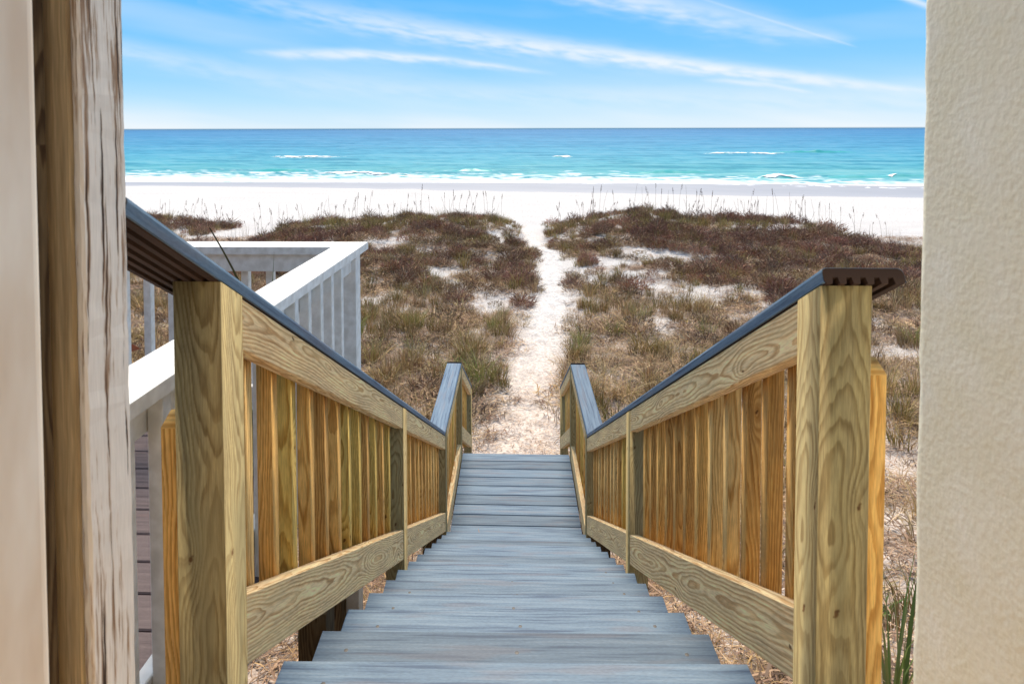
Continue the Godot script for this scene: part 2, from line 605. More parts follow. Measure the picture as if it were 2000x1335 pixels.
func base_h(d: float) -> float:
	return curve([0.0, 1.0, 8.0, 22.0, 27.0, 34.0, 40.0, 60.0, 72.0, 85.0, 110.0], [2.2, 2.35, 4.25, 4.28, 4.65, 5.2, 5.45, 6.02, 6.36, 6.7, 8.0], d)

func path_gap(x: float, d: float) -> float:
	return (absf(x - curve(PATH_D, PATH_X, d)) - curve(PATH_D, PATH_W, d)) if d > 5.0 else 1.0

func ground_h(x: float, d: float) -> float:
	var b := base_h(d)
	if d > 40.0:
		return b
	var off := d + nz2.get_noise_1d(x * 3.0) * 1.6
	if x < -13.0:
		off -= 3.5
	var w := smoothstep(17.5, 25.5, off) * (1.0 - smoothstep(26.5, 33.0, off))
	var c := curve(CREST_X, CREST_H, x)
	if c < b:
		b = lerpf(b, c, w)
	var g := smoothstep(-0.1, 0.7, path_gap(x, d))
	var calm := smoothstep(6.0, 10.0, d) * (1.0 - smoothstep(30.0, 38.0, d))
	b -= g * calm * (0.13 * nz.get_noise_2d(x * 1.0, d * 1.0) + 0.1 * nz2.get_noise_2d(x * 2.0, d * 2.0) + 0.04)
	b += (1.0 - g) * calm * 0.02 * nz.get_noise_2d(x * 9.0, d * 9.0)
	return b

func grid(xs: Array, ds: Array, height: Callable, tint: Callable) -> ArrayMesh:
	var vs := PackedVector3Array()
	var cs := PackedColorArray()
	var ns := PackedVector3Array()
	var idx := PackedInt32Array()
	var nx := xs.size()
	for j in ds.size():
		for i in nx:
			var x: float = xs[i]
			var d: float = ds[j]
			var h: float = height.call(x, d)
			vs.append(V(x, h, d))
			cs.append(tint.call(x, d, h))
	for j in ds.size():
		for i in nx:
			var a := vs[j * nx + maxi(i - 1, 0)]
			var b := vs[j * nx + mini(i + 1, nx - 1)]
			var c := vs[maxi(j - 1, 0) * nx + i]
			var e := vs[mini(j + 1, ds.size() - 1) * nx + i]
			ns.append((b - a).cross(e - c).normalized())
	for j in ds.size() - 1:
		for i in nx - 1:
			var a := j * nx + i
			idx.append_array([a, a + nx, a + 1, a + 1, a + nx, a + nx + 1])
	var arr := []
	arr.resize(Mesh.ARRAY_MAX)
	arr[Mesh.ARRAY_VERTEX] = vs
	arr[Mesh.ARRAY_NORMAL] = ns
	arr[Mesh.ARRAY_COLOR] = cs
	arr[Mesh.ARRAY_INDEX] = idx
	var m := ArrayMesh.new()
	m.add_surface_from_arrays(Mesh.PRIMITIVE_TRIANGLES, arr)
	return m

func span(a: float, b: float, step: float) -> Array:
	var out := []
	var n := int(round((b - a) / step))
	for i in n + 1:
		out.append(a + (b - a) * i / n)
	return out

func dune_tint(x: float, d: float, _h: float) -> Color:
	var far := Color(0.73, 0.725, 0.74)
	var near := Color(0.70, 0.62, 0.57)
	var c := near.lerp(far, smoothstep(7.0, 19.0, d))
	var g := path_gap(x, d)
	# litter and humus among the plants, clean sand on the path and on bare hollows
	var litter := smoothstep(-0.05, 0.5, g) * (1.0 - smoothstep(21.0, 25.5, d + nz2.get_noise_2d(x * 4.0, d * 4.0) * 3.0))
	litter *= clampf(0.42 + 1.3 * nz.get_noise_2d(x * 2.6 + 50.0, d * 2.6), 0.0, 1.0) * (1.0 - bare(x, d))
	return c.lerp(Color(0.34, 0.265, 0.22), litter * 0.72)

# hollows of open sand seen among the plants
func bare(x: float, d: float) -> float:
	var b := 0.0
	for s in [[2.6, 18.6, 1.5, 1.7], [4.2, 20.6, 1.6, 0.9], [4.6, 16.5, 1.7, 1.0], [6.2, 14.2, 1.6, 0.9], [5.2, 12.4, 0.9, 0.6], [8.3, 16.6, 1.3, 0.8], [-0.5, 24.2, 0.9, 1.8], [2.0, 24.6, 1.4, 0.8], [-3.5, 15.4, 0.8, 0.6], [-1.9, 18.2, 1.0, 0.5], [-0.6, 15.2, 0.6, 1.1], [-4.6, 22.6, 1.4, 0.5], [-2.2, 21.0, 1.0, 0.45], [10.2, 25.2, 2.2, 0.8], [13.0, 26.0, 1.6, 0.9], [-15.5, 26.0, 2.5, 1.6], [4.6, 8.2, 0.9, 1.2], [3.3, 6.2, 0.5, 0.5], [7.4, 12.0, 0.9, 0.5], [3.0, 13.4, 0.6, 0.5]]:
		var q: float = pow((x - s[0]) / s[2], 2.0) + pow((d - s[1]) / s[3], 2.0)
		b = maxf(b, 1.0 - smoothstep(0.35, 1.25, q + nz.get_noise_2d(x * 3.0, d * 3.0) * 1.5 + nz.get_noise_2d(x * 8.0, d * 8.0) * 0.8))
	return b

func shore(x: float) -> float:
	return curve([-120.0, -48.0, -24.0, 0.0, 22.0, 39.0, 60.0, 120.0], [84.0, 76.5, 73.5, 72.5, 70.2, 62.5, 60.0, 57.0], x) + 0.8 * nz2.get_noise_1d(x * 0.6)

func wet_edge(x: float) -> float:
	return curve([-120.0, -42.0, -22.0, 0.0, 17.0, 33.0, 60.0, 120.0], [73.0, 67.0, 64.5, 58.5, 54.5, 52.0, 50.0, 47.0], x) + 1.1 * nz2.get_noise_1d(x * 0.8 + 90.0)

func make_ground() -> void:
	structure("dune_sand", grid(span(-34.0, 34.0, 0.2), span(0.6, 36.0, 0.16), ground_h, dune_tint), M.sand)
	# the trodden path, a hand's breadth of soft sand laid over the dune
	var across := span(-1.0, 1.0, 0.05)
	var path_h := func(t: float, d: float) -> float: return 0.0
	var vs := []
	for s in across:
		vs.append(s)
	var m := grid(vs, span(7.4, 31.0, 0.06), func(t, d):
		var x: float = curve(PATH_D, PATH_X, d) + t * curve(PATH_D, PATH_W, d) * (1.0 + 0.25 * nz.get_noise_2d(t * 2.0, d * 3.0))
		var edge := smoothstep(0.55, 1.0, absf(t))
		var prints := 0.05 * nz.get_noise_2d(x * 7.0, d * 6.0) + 0.02 * nz.get_noise_2d(x * 15.0 + 9.0, d * 13.0)
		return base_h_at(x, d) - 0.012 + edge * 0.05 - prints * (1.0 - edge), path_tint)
	# bend the strip along the path
	var md := MeshDataTool.new()
	md.create_from_surface(m, 0)
	for i in md.get_vertex_count():
		var p := md.get_vertex(i)
		var d := -p.z
		var t := p.x
		p.x = curve(PATH_D, PATH_X, d) + t * curve(PATH_D, PATH_W, d) * (1.0 + 0.25 * nz.get_noise_2d(t * 2.0, d * 3.0))
		md.set_vertex(i, p)
	m.clear_surfaces()
	md.commit_to_surface(m)
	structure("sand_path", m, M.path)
	var xs := []
	for k in 81:
		var q := (k - 40) / 40.0
		xs.append(signf(q) * (30.0 * absf(q) + 570.0 * pow(absf(q), 5.0)))
	structure("beach", grid(xs, span(33.0, 112.0, 0.7), func(x, d): return base_h(d) + 0.05 * nz2.get_noise_2d(x * 2.5, d * 2.5) + 0.02 * nz.get_noise_2d(x, d) + (0.12 * (1.0 - smoothstep(33.0, 36.5, d)) if absf(x) < 33.0 else 0.0), func(x, d, _h): return Color(0.74, 0.735, 0.75).lerp(Color(0.67, 0.665, 0.68), clampf(0.5 + nz2.get_noise_2d(x * 3.0, d * 9.0), 0.0, 1.0))), M.beach)
	# plain ground under and behind the house
	structure("yard_ground", grid(span(-60.0, 60.0, 4.0), span(-40.0, 0.7, 2.2), func(_x, d): return 2.32 + minf(d, 0.0) * 0.01, func(_x, _d, _h): return Color(0.5, 0.42, 0.36)), M.sand)
	# side dunes out of the picture
	for s in [-1, 1]:
		structure("dune_flank", grid(span(33.5, 260.0, 5.0).map(func(v): return v * s) if s > 0 else span(-260.0, -33.5, 5.0), span(0.6, 36.0, 1.2), func(x, d): return base_h(d) - 0.5 * smoothstep(20.0, 26.0, d) * (1.0 - smoothstep(28.0, 34.0, d)) + 0.15 * nz2.get_noise_2d(x, d), func(_x, _d, _h): return Color(0.62, 0.56, 0.52)), M.sand)
	# wet sand along the water
	var wet := grid(span(-140.0, 140.0, 1.4), span(0.0, 1.0, 0.05), func(x, t):
		var d := lerpf(wet_edge(x), shore(x) + 5.0, t)
		return base_h(d) + 0.08 - 0.13 * smoothstep(0.0, 0.12, t), func(x, t, _h): return Color(0.41, 0.40, 0.425).lerp(Color(0.33, 0.325, 0.355), smoothstep(0.0, 0.35, t) * (0.75 + 0.4 * nz2.get_noise_2d(x * 1.5, t * 60.0))))
	md = MeshDataTool.new()
	md.create_from_surface(wet, 0)
	for i in md.get_vertex_count():
		var p := md.get_vertex(i)
		p.z = -lerpf(wet_edge(p.x), shore(p.x) + 5.0, -p.z)
		md.set_vertex(i, p)
		md.set_vertex_normal(i, Vector3.UP)
	wet.clear_surfaces()
	md.commit_to_surface(wet)
	structure("wet_sand", wet, M.wet)

func base_h_at(x: float, d: float) -> float:
	return ground_h(x, d)

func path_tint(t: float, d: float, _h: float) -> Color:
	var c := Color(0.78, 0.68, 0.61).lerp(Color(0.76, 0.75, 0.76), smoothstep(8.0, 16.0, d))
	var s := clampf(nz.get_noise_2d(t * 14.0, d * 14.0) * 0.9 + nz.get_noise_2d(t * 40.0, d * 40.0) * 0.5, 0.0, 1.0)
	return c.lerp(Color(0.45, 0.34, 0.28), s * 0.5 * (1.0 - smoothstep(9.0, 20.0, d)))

# ------------------------------------------------------------------ sea
func sea_tint(x: float, d: float, off: float) -> Color:
	var c := lin([[66.0, Color(0.28, 0.56, 0.56)], [84.0, Color(0.12, 0.40, 0.425)], [115.0, Color(0.075, 0.335, 0.41)], [165.0, Color(0.055, 0.295, 0.42)], [260.0, Color(0.04, 0.24, 0.40)], [600.0, Color(0.03, 0.19, 0.38)], [3000.0, Color(0.018, 0.13, 0.30)]], d)
	# shading of ripples and swell lines put into the colour, long across the view
	var k := 12.0 / (d * 0.03 + 1.0)
	var r := log(d) * 70.0
	var s := 1.1 * nz2.get_noise_2d(x * k * 0.05, r * 2.2) + 0.8 * nz.get_noise_2d(x * k * 0.10, r * 2.4) + 0.7 * nz.get_noise_2d(x * k * 0.3 + 60.0, r * 5.0)
	c = c.lerp(Color(c.r * 0.3, c.g * 0.58, c.b * 0.68), clampf(s * 1.3, 0.0, 0.85)).lerp(Color(c.r * 1.7 + 0.04, c.g * 1.22, c.b * 1.12), clampf(-s * 1.1, 0.0, 0.75))
	# lace of foam on the shallows
	if off < 22.0:
		var lace := nz.get_noise_2d(x * 0.5, d * 2.2) + 0.6 * nz.get_noise_2d(x * 1.7, d * 5.0)
		var f := smoothstep(0.0, 0.28, lace + 0.62 - off * 0.05)
		c = c.lerp(Color(0.84, 0.86, 0.87), f * 0.95)
	return c

func make_sea() -> void:
	var vs := PackedVector3Array()
	var cs := PackedColorArray()
	var ns := PackedVector3Array()
	var idx := PackedInt32Array()
	var ds := span(54.0, 112.0, 0.55)
	while ds[-1] < 16000.0:
		ds.append(ds[-1] * 1.018)
	var rows := ds.size()
	var cols := 360
	for j in rows:
		for i in cols:
			var q := (i / (cols - 1.0) - 0.5) * 2.0
			var d: float = ds[j]
			var x := q * (0.8 * d + 20.0) * (1.0 + 2.5 * pow(absf(q), 9.0))
			var off := d - shore(x)
			var amp := 0.24 * (1.0 - smoothstep(250.0, 900.0, d)) * smoothstep(-2.0, 12.0, off)
			var y := 0.03 + amp * (nz2.get_noise_2d(x * 0.35, d * 1.8) + 0.6 * nz.get_noise_2d(x * 0.3, d * 1.1))
			vs.append(Vector3(x, y, -d))
			cs.append(sea_tint(x, d, off))
	for j in rows:
		for i in cols:
			var a := vs[j * cols + maxi(i - 1, 0)]
			var b := vs[j * cols + mini(i + 1, cols - 1)]
			var c := vs[maxi(j - 1, 0) * cols + i]
			var e := vs[mini(j + 1, rows - 1) * cols + i]
			ns.append((b - a).cross(e - c).normalized())
	for j in rows - 1:
		for i in cols - 1:
			var a := j * cols + i
			idx.append_array([a, a + cols, a + 1, a + 1, a + cols, a + cols + 1])
	var arr := []
	arr.resize(Mesh.ARRAY_MAX)
	arr[Mesh.ARRAY_VERTEX] = vs
	arr[Mesh.ARRAY_NORMAL] = ns
	arr[Mesh.ARRAY_COLOR] = cs
	arr[Mesh.ARRAY_INDEX] = idx
	var m := ArrayMesh.new()
	m.add_surface_from_arrays(Mesh.PRIMITIVE_TRIANGLES, arr)
	structure("sea", m, M.water)
	# swash and broken water along the shore
	foam_sheet("surf_foam", -110.0, 110.0, 0.5, func(x): return shore(x) - 0.6 + 0.7 * nz.get_noise_1d(x * 0.5), func(x): return shore(x) + 3.2 + 2.8 * nz2.get_noise_1d(x * 1.1 + 40.0), 0.0)
	# breaking waves: from, to, distance, crest height, label
	wave(-41.0, -29.0, 94.0, 0.55, 0.0, 0.0, "unbroken dark green swell nearest the left post")
	wave(-30.0, -11.5, 87.0, 0.5, 0.5, 0.95, "long white breaker curling towards the middle of the beach")
	wave(-10.0, -2.5, 94.0, 0.6, 0.0, 0.0, "short green swell just left of the path's line")
	wave(15.0, 30.5, 91.0, 0.65, 0.0, 0.0, "long smooth green swell right of the path's line")
	wave(30.5, 37.0, 81.5, 0.65, 0.0, 1.0, "bright white tumbling breaker at the right")
	wave(37.0, 60.0, 83.0, 0.6, 0.0, 0.08, "dark green wall of water right of the white breaker")
	wave(-58.0, -36.0, 141.0, 0.45, 0.2, 0.9, "distant white cap far out on the left")
	wave(7.0, 14.0, 142.0, 0.35, 0.0, 0.7, "tiny distant white cap in the middle of the sea")
	wave(44.0, 70.0, 158.0, 0.5, 0.1, 0.85, "long distant white cap far out on the right")
	wave(64.0, 90.0, 165.0, 0.8, 0.0, 0.0, "distant dark swell beside the white cap on the right")

# a band of foam between two wandering edges, laid over the water
func foam_band(st: SurfaceTool, xs: Array, near: Callable, far: Callable, height: Callable) -> void:
	var rows := 6
	for i in xs.size() - 1:
		for r in rows:
			var q := []
			for e in [[xs[i], r], [xs[i + 1], r], [xs[i + 1], r + 1], [xs[i], r + 1]]:
				var n: float = near.call(e[0])
				var f: float = maxf(n + 0.01, far.call(e[0]))
				var d := lerpf(n, f, float(e[1]) / rows)
				q.append(V(e[0], height.call(e[0], d), d))
			for k in [0, 2, 1, 0, 3, 2]:
				st.add_vertex(q[k])

func foam_sheet(called: String, x0: float, x1: float, step: float, near: Callable, far: Callable, _cut: float) -> void:
	var st := SurfaceTool.new()
	st.begin(Mesh.PRIMITIVE_TRIANGLES)
	foam_band(st, span(x0, x1, step), near, far, func(x, d): return minf(base_h(d) - 0.016, EYE - 0.12 * smoothstep(0.5, 2.5, d - shore(x))) - 0.14 * smoothstep(0.3, 1.5, d - shore(x)) * clampf(nz.get_noise_2d(x * 0.9, d * 3.0), 0.0, 1.0))
	st.generate_normals()
	structure(called, st.commit(), M.foam, "stuff")

func wave(x0: float, x1: float, d: float, high: float, drift: float, foam: float, label: String) -> void:
	var c := V((x0 + x1) * 0.5, EYE, d)
	var t := thing("ocean_wave", label, "wave", c)
	var st := SurfaceTool.new()
	st.begin(Mesh.PRIMITIVE_TRIANGLES)
	# distance ahead of the crest against height: a steep front, a long back
	var ps := [-2.8, -1.9, -1.3, -0.9, -0.6, -0.3, 0.0, 0.4, 0.9, 1.6, 2.4, 3.4, 4.8]
	var hs := [-0.25, -0.05, 0.07, 0.3, 0.55, 0.85, 1.0, 0.95, 0.82, 0.6, 0.4, 0.12, -0.25]
	var crest := func(x: float) -> float: return d - drift * ((x - x0) / (x1 - x0) - 0.5) * 8.0 + 1.3 * nz2.get_noise_1d(x * 0.9 + d)
	var env := func(x: float) -> float:
		var s := clampf((x - x0) / (x1 - x0), 0.0, 1.0)
		return sin(PI * s) * (0.75 + 0.5 * nz.get_noise_1d(x * 0.5 + d)) * high
	var rise := func(x: float, off: float) -> float: return EYE + 0.10 - (curve(ps, hs, off) * env.call(x) + 0.10 * nz.get_noise_2d(x * 1.2, off * 2.0 + d))
	var xs := span(x0, x1, 0.5)
	for i in xs.size() - 1:
		for k in ps.size() - 1:
			var q := []
			var cc := []
			for e in [[xs[i], ps[k]], [xs[i + 1], ps[k]], [xs[i + 1], ps[k + 1]], [xs[i], ps[k + 1]]]:
				q.append(V(e[0], rise.call(e[0], e[1]), crest.call(e[0]) + e[1]) - c)
				cc.append(Color(0.05, 0.36, 0.37).lerp(Color(0.09, 0.46, 0.50), clampf((e[1] + 1.0) / 3.0, 0.0, 1.0)))
			# streaks of broken foam trailing from the crest
			for z in 4:
				var e: Array = [[xs[i], ps[k]], [xs[i + 1], ps[k]], [xs[i + 1], ps[k + 1]], [xs[i], ps[k + 1]]][z]
				var lace := nz.get_noise_2d(e[0] * 1.1 + d, e[1] * 3.0) + 0.5 * nz.get_noise_2d(e[0] * 3.0, e[1] * 6.0 + d)
				cc[z] = cc[z].lerp(Color(0.82, 0.85, 0.86), foam * smoothstep(-0.05, 0.3, lace + 0.25 - absf(e[1] + 0.3) * 0.12))
			for z in [0, 2, 1, 0, 3, 2]:
				st.set_color(cc[z])
				st.add_vertex(q[z])
	st.generate_normals()
	part("swell", st.commit(), M.water, t)
	if foam > 0.0:
		var fs := SurfaceTool.new()
		fs.begin(Mesh.PRIMITIVE_TRIANGLES)
		var fx := span(lerpf(x0, x1, 0.5 - 0.47 * foam), lerpf(x0, x1, 0.5 + 0.47 * foam), 0.4)
		var ragged := func(x: float) -> float: return nz.get_noise_1d(x * 0.9 + d * 3.0)
		var taper := func(x: float) -> float: return smoothstep(0.0, 0.25, ((x - fx[0]) / (fx[-1] - fx[0]))) * smoothstep(0.0, 0.25, 1.0 - ((x - fx[0]) / (fx[-1] - fx[0])))
		foam_band(fs, fx, func(x): return crest.call(x) + 0.1 - taper.call(x) * (0.7 + 1.5 * maxf(-0.3, ragged.call(x))), func(x): return crest.call(x) + 0.15 + taper.call(x) * 0.4 * (0.5 + ragged.call(x)), func(x, dd): return rise.call(x, dd - crest.call(x)) - 0.07 - 0.12 * clampf(nz.get_noise_2d(x * 2.0, dd * 4.0), 0.0, 1.0))
		fs.generate_normals()
		var f := part("foam", fs.commit(), M.foam, t)
		f.position = -c

# ------------------------------------------------------------------ house corner
func make_house() -> void:
	# right: stucco wall with a rounded end
	var r := 0.02
	var s2 := PackedVector2Array([Vector2(0.5, -0.22)])
	for i in 7:
		var a := i * PI * 0.5 / 6.0
		s2.append(Vector2(0.5 + r - r * cos(a), -(0.804 - r) - r * sin(a)))
	s2.append(Vector2(0.95, -0.804))
	s2.append(Vector2(0.95, -0.22))
	s2.reverse()
	var wall := thing("stucco_pillar", "cream stucco pillar with a rounded edge right of the stairs", "pillar", V(0.5, 2.3, 0.0))
	part("plaster", column_mesh(s2, -1.1, 2.35, V(0.5, 2.3, 0.0), 0.0022, 90), M.stucco, wall)
	# left: painted wall with a rounded end, then the weathered post beyond it
	var s3 := PackedVector2Array([Vector2(-0.5, -0.22), Vector2(-0.85, -0.22), Vector2(-0.85, -0.655)])
	r = 0.022
	for i in 7:
		var a := PI * 0.5 - i * PI * 0.5 / 6.0
		s3.append(Vector2(-0.5 - r + r * cos(a), -(0.655 - r) - r * sin(a)))
	s3.reverse()
	var left := thing("painted_wall", "smooth cream painted wall end at the far left", "wall", V(-0.5, 2.3, 0.0))
	part("panel", column_mesh(s3, -1.1, 2.35, V(-0.5, 2.3, 0.0), 0.0, 1), M.cream, left)
	var shade_strip := part("shade_strip", upright(-0.606, 0.715, -1.1, 2.35, 0.10, 0.03), M.support, left)  # dark strip standing in for the shade in the crevice beside the post
	shade_strip.position = -left.position
	var post := thing("porch_post", "old porch post with peeling white paint, cracked along its grain", "post", V(-0.575, 2.3, 0.785))
	var pm := sweep(oblong(0.089, 0.084, 0.005), V(-0.5805, 2.35, 0.787), V(-0.5805, -1.1, 0.787), Vector3.RIGHT, Vector3.BACK, 0.16, 0.0006, 120)
	var shaft := part("shaft", pm, M.tan_post, post)
	shaft.position = -post.position
	var board := part("painted_board", sweep(oblong(0.012, 0.086, 0.003), V(-0.530, 2.35, 0.787), V(-0.530, -1.1, 0.787), Vector3.RIGHT, Vector3.BACK, 0.16, 0.0006, 160), M.worn, post)
	board.position = -post.position
	var front := thing("unseen_house_front", "unseen brown front wall of the beach house, added to cut light from behind", "house", V(0, 2.35, -1.6))  # unseen wall, added behind the camera and kept dark to dim back light
	for s in [-1, 1]:
		var w := part("wall", stick(V(s * 0.62, 0.25, -1.7), V(s * 7.0, 0.25, -1.7), 0.2, 4.3, Vector3.BACK, Vector3.UP), M.cladding, front)
		w.position = -front.position
	var head := part("door_head", stick(V(-0.618, -1.4, -1.7), V(0.618, -1.4, -1.7), 0.2, 1.0, Vector3.BACK, Vector3.UP), M.cladding, front)
	head.position = -front.position
	var door := part("door", stick(V(-0.6, 0.09, -1.72), V(0.6, 0.09, -1.72), 0.05, 1.95, Vector3.BACK, Vector3.UP), M.white, front)
	door.position = -front.position
	var roof := part("sky_block_roof", stick(V(-5.0, -1.55, -0.95), V(5.0, -1.55, -0.95), 1.3, 0.12, Vector3.BACK, Vector3.UP), M.cladding, front)  # unseen roof, added to block sky light from behind
	roof.position = -front.position
	# the floor one stands on, unseen; boards made pale to bounce light
	var deck := thing("porch_floor", "unseen timber porch floor at the head of the stairs, paled to bounce light", "deck", V(0, 1.077, 0.6))
	for i in 16:
		var d := 1.05 - i * 0.145
		var x := 0.49 if d < 0.75 else 0.53
		var b := part("floor_board", stick(V(-x, 1.077 + 0.013, d), V(x, 1.077 + 0.013, d), 0.14, 0.026, Vector3.BACK, Vector3.UP, 0.003, 0.16), M.rail[i % 5], deck)
		b.position = -deck.position
	for x in [-0.4, 0.0, 0.4]:
		var j := part("joist", stick(V(x, 1.077 + 0.026 + 0.07, -1.2), V(x, 1.077 + 0.026 + 0.07, 1.1), 0.038, 0.14), M.support, deck)
		j.position = -deck.position

# a standing wall: plan outline (x, z) between two heights, its face a little uneven
func column_mesh(plan: PackedVector2Array, top: float, bottom: float, origin: Vector3, rough: float, steps: int) -> ArrayMesh:
	var st := SurfaceTool.new()
	st.begin(Mesh.PRIMITIVE_TRIANGLES)
	st.set_smooth_group(0 if plan.size() > 4 else -1)
	var n := plan.size()
	var mid := Vector2.ZERO
	for p in plan:
		mid += p / n
	for s in steps:
		var y0 := EYE - lerpf(bottom, top, float(s) / steps)
		var y1 := EYE - lerpf(bottom, top, float(s + 1) / steps)
		for i in n:
			var a := plan[i]
			var b := plan[(i + 1) % n]
			var q := []
			for e in [[a, y0], [b, y0], [b, y1], [a, y1]]:
				var p: Vector2 = e[0]
				var off := rough * nz.get_noise_3d(p.x * 60.0, e[1] * 45.0, p.y * 60.0)
				q.append(Vector3(p.x + off, e[1], p.y + off) - origin)
			var nrm: Vector3 = (q[1] - q[0]).cross(q[2] - q[0])
			var outward := Vector3((a.x + b.x) * 0.5 - mid.x, 0, (a.y + b.y) * 0.5 - mid.y)
			var order := [0, 1, 2, 0, 2, 3] if nrm.dot(outward) < 0.0 else [0, 2, 1, 0, 3, 2]
			for k in order:
				st.set_smooth_group(0 if a.distance_to(b) < 0.02 else i + 1)
				st.add_vertex(q[k])
	st.generate_normals()
	return st.commit()

# ------------------------------------------------------------------ stairs
func make_staircase() -> void:
	var o := V(0, 4.25, 4.0)
	var t := thing("staircase", "straight beach staircase with blue-grey composite treads and a level landing", "stairs", o)
	var screws := SurfaceTool.new()
	screws.begin(Mesh.PRIMITIVE_TRIANGLES)
	for i in range(-1, TREADS):
		var d := 1.424 + RUN * i
		var h := 1.232 + RISE * i
		tread(t, o, h, d, 0.30, 0.534, -0.024 * (1.0 - clampf(i / 9.0, 0.0, 1.0)), i)
	# landing boards
	var k := 0
	var dd := 6.215 - 0.0705
	while dd > 4.74:
		var b := part("landing_board", stick(V(-0.53, 3.25 + 0.013, dd), V(0.53, 3.25 + 0.013, dd), 0.1360, 0.026, Vector3.BACK, Vector3.UP, 0.004, 0.36), M.tread[(k * 5) % 6], t)
		b.position = -o
		dd -= 0.1435
		k += 1
	# lower flight down to the sand
	for i in 5:
		tread(t, o, 3.25 + RISE * (i + 1), 6.215 + RUN * (i + 1), 0.30, 0.53, 0.0, i + 2)
	# stringers under each flight and joists under the landing
	for x in [-0.44, 0.0, 0.44]:
		for leg in [[1.0, 1.13, 4.7, 3.36], [6.1, 3.42, 7.75, 4.4]]:
			var s := part("stringer", sweep(oblong(0.038, 0.22), V(x, leg[1] + 0.16, leg[0]), V(x, leg[3] + 0.16, leg[2]), Vector3.RIGHT, Vector3.UP), M.support, t)
			s.position = -o
		var j := part("joist", stick(V(x, 3.25 + 0.026 + 0.09, 4.72), V(x, 3.25 + 0.026 + 0.09, 6.16), 0.038, 0.18), M.support, t)
		j.position = -o

func tread(t: Node3D, o: Vector3, h: float, d: float, deep: float, half: float, skew: float, i: int) -> void:
	var back := Vector3(-sin(skew), 0, cos(skew))
	var right := Vector3(cos(skew), 0, sin(skew))
	var c := V(0, h + 0.013, d - deep * 0.5)
	var w := half + rng.randf_range(-0.004, 0.004)
	var b := part("tread", sweep(oblong(deep, 0.026, 0.005), c - right * w, c + right * w, back, Vector3.UP, 0.36), M.tread[posmod(i * 5 + i / 3, 6)], t)
	b.position = -o
	var sc := SurfaceTool.new()
	sc.begin(Mesh.PRIMITIVE_TRIANGLES)
	for x in [-0.44, 0.0, 0.44]:
		for z in [0.07, 0.205]:
			var p: Vector3 = V(0, h - 0.0008, d - z) + right * (x + rng.randf_range(-0.02, 0.02)) + back * rng.randf_range(-0.01, 0.01)
			for q in 6:
				var a0 := q * TAU / 6.0
				var a1 := (q + 1) * TAU / 6.0
				sc.add_vertex(p)
				sc.add_vertex(p + Vector3(cos(a0), -0.1, sin(a0)) * 0.006)
				sc.add_vertex(p + Vector3(cos(a1), -0.1, sin(a1)) * 0.006)
	sc.generate_normals()
	part("screws", sc.commit(), M.screw, b).set_meta("kind", "stuff")

func rail_h(d: float) -> float:   # upper edge of the sloping top rail
	return 0.326 + SLOPE * (d - 1.2)

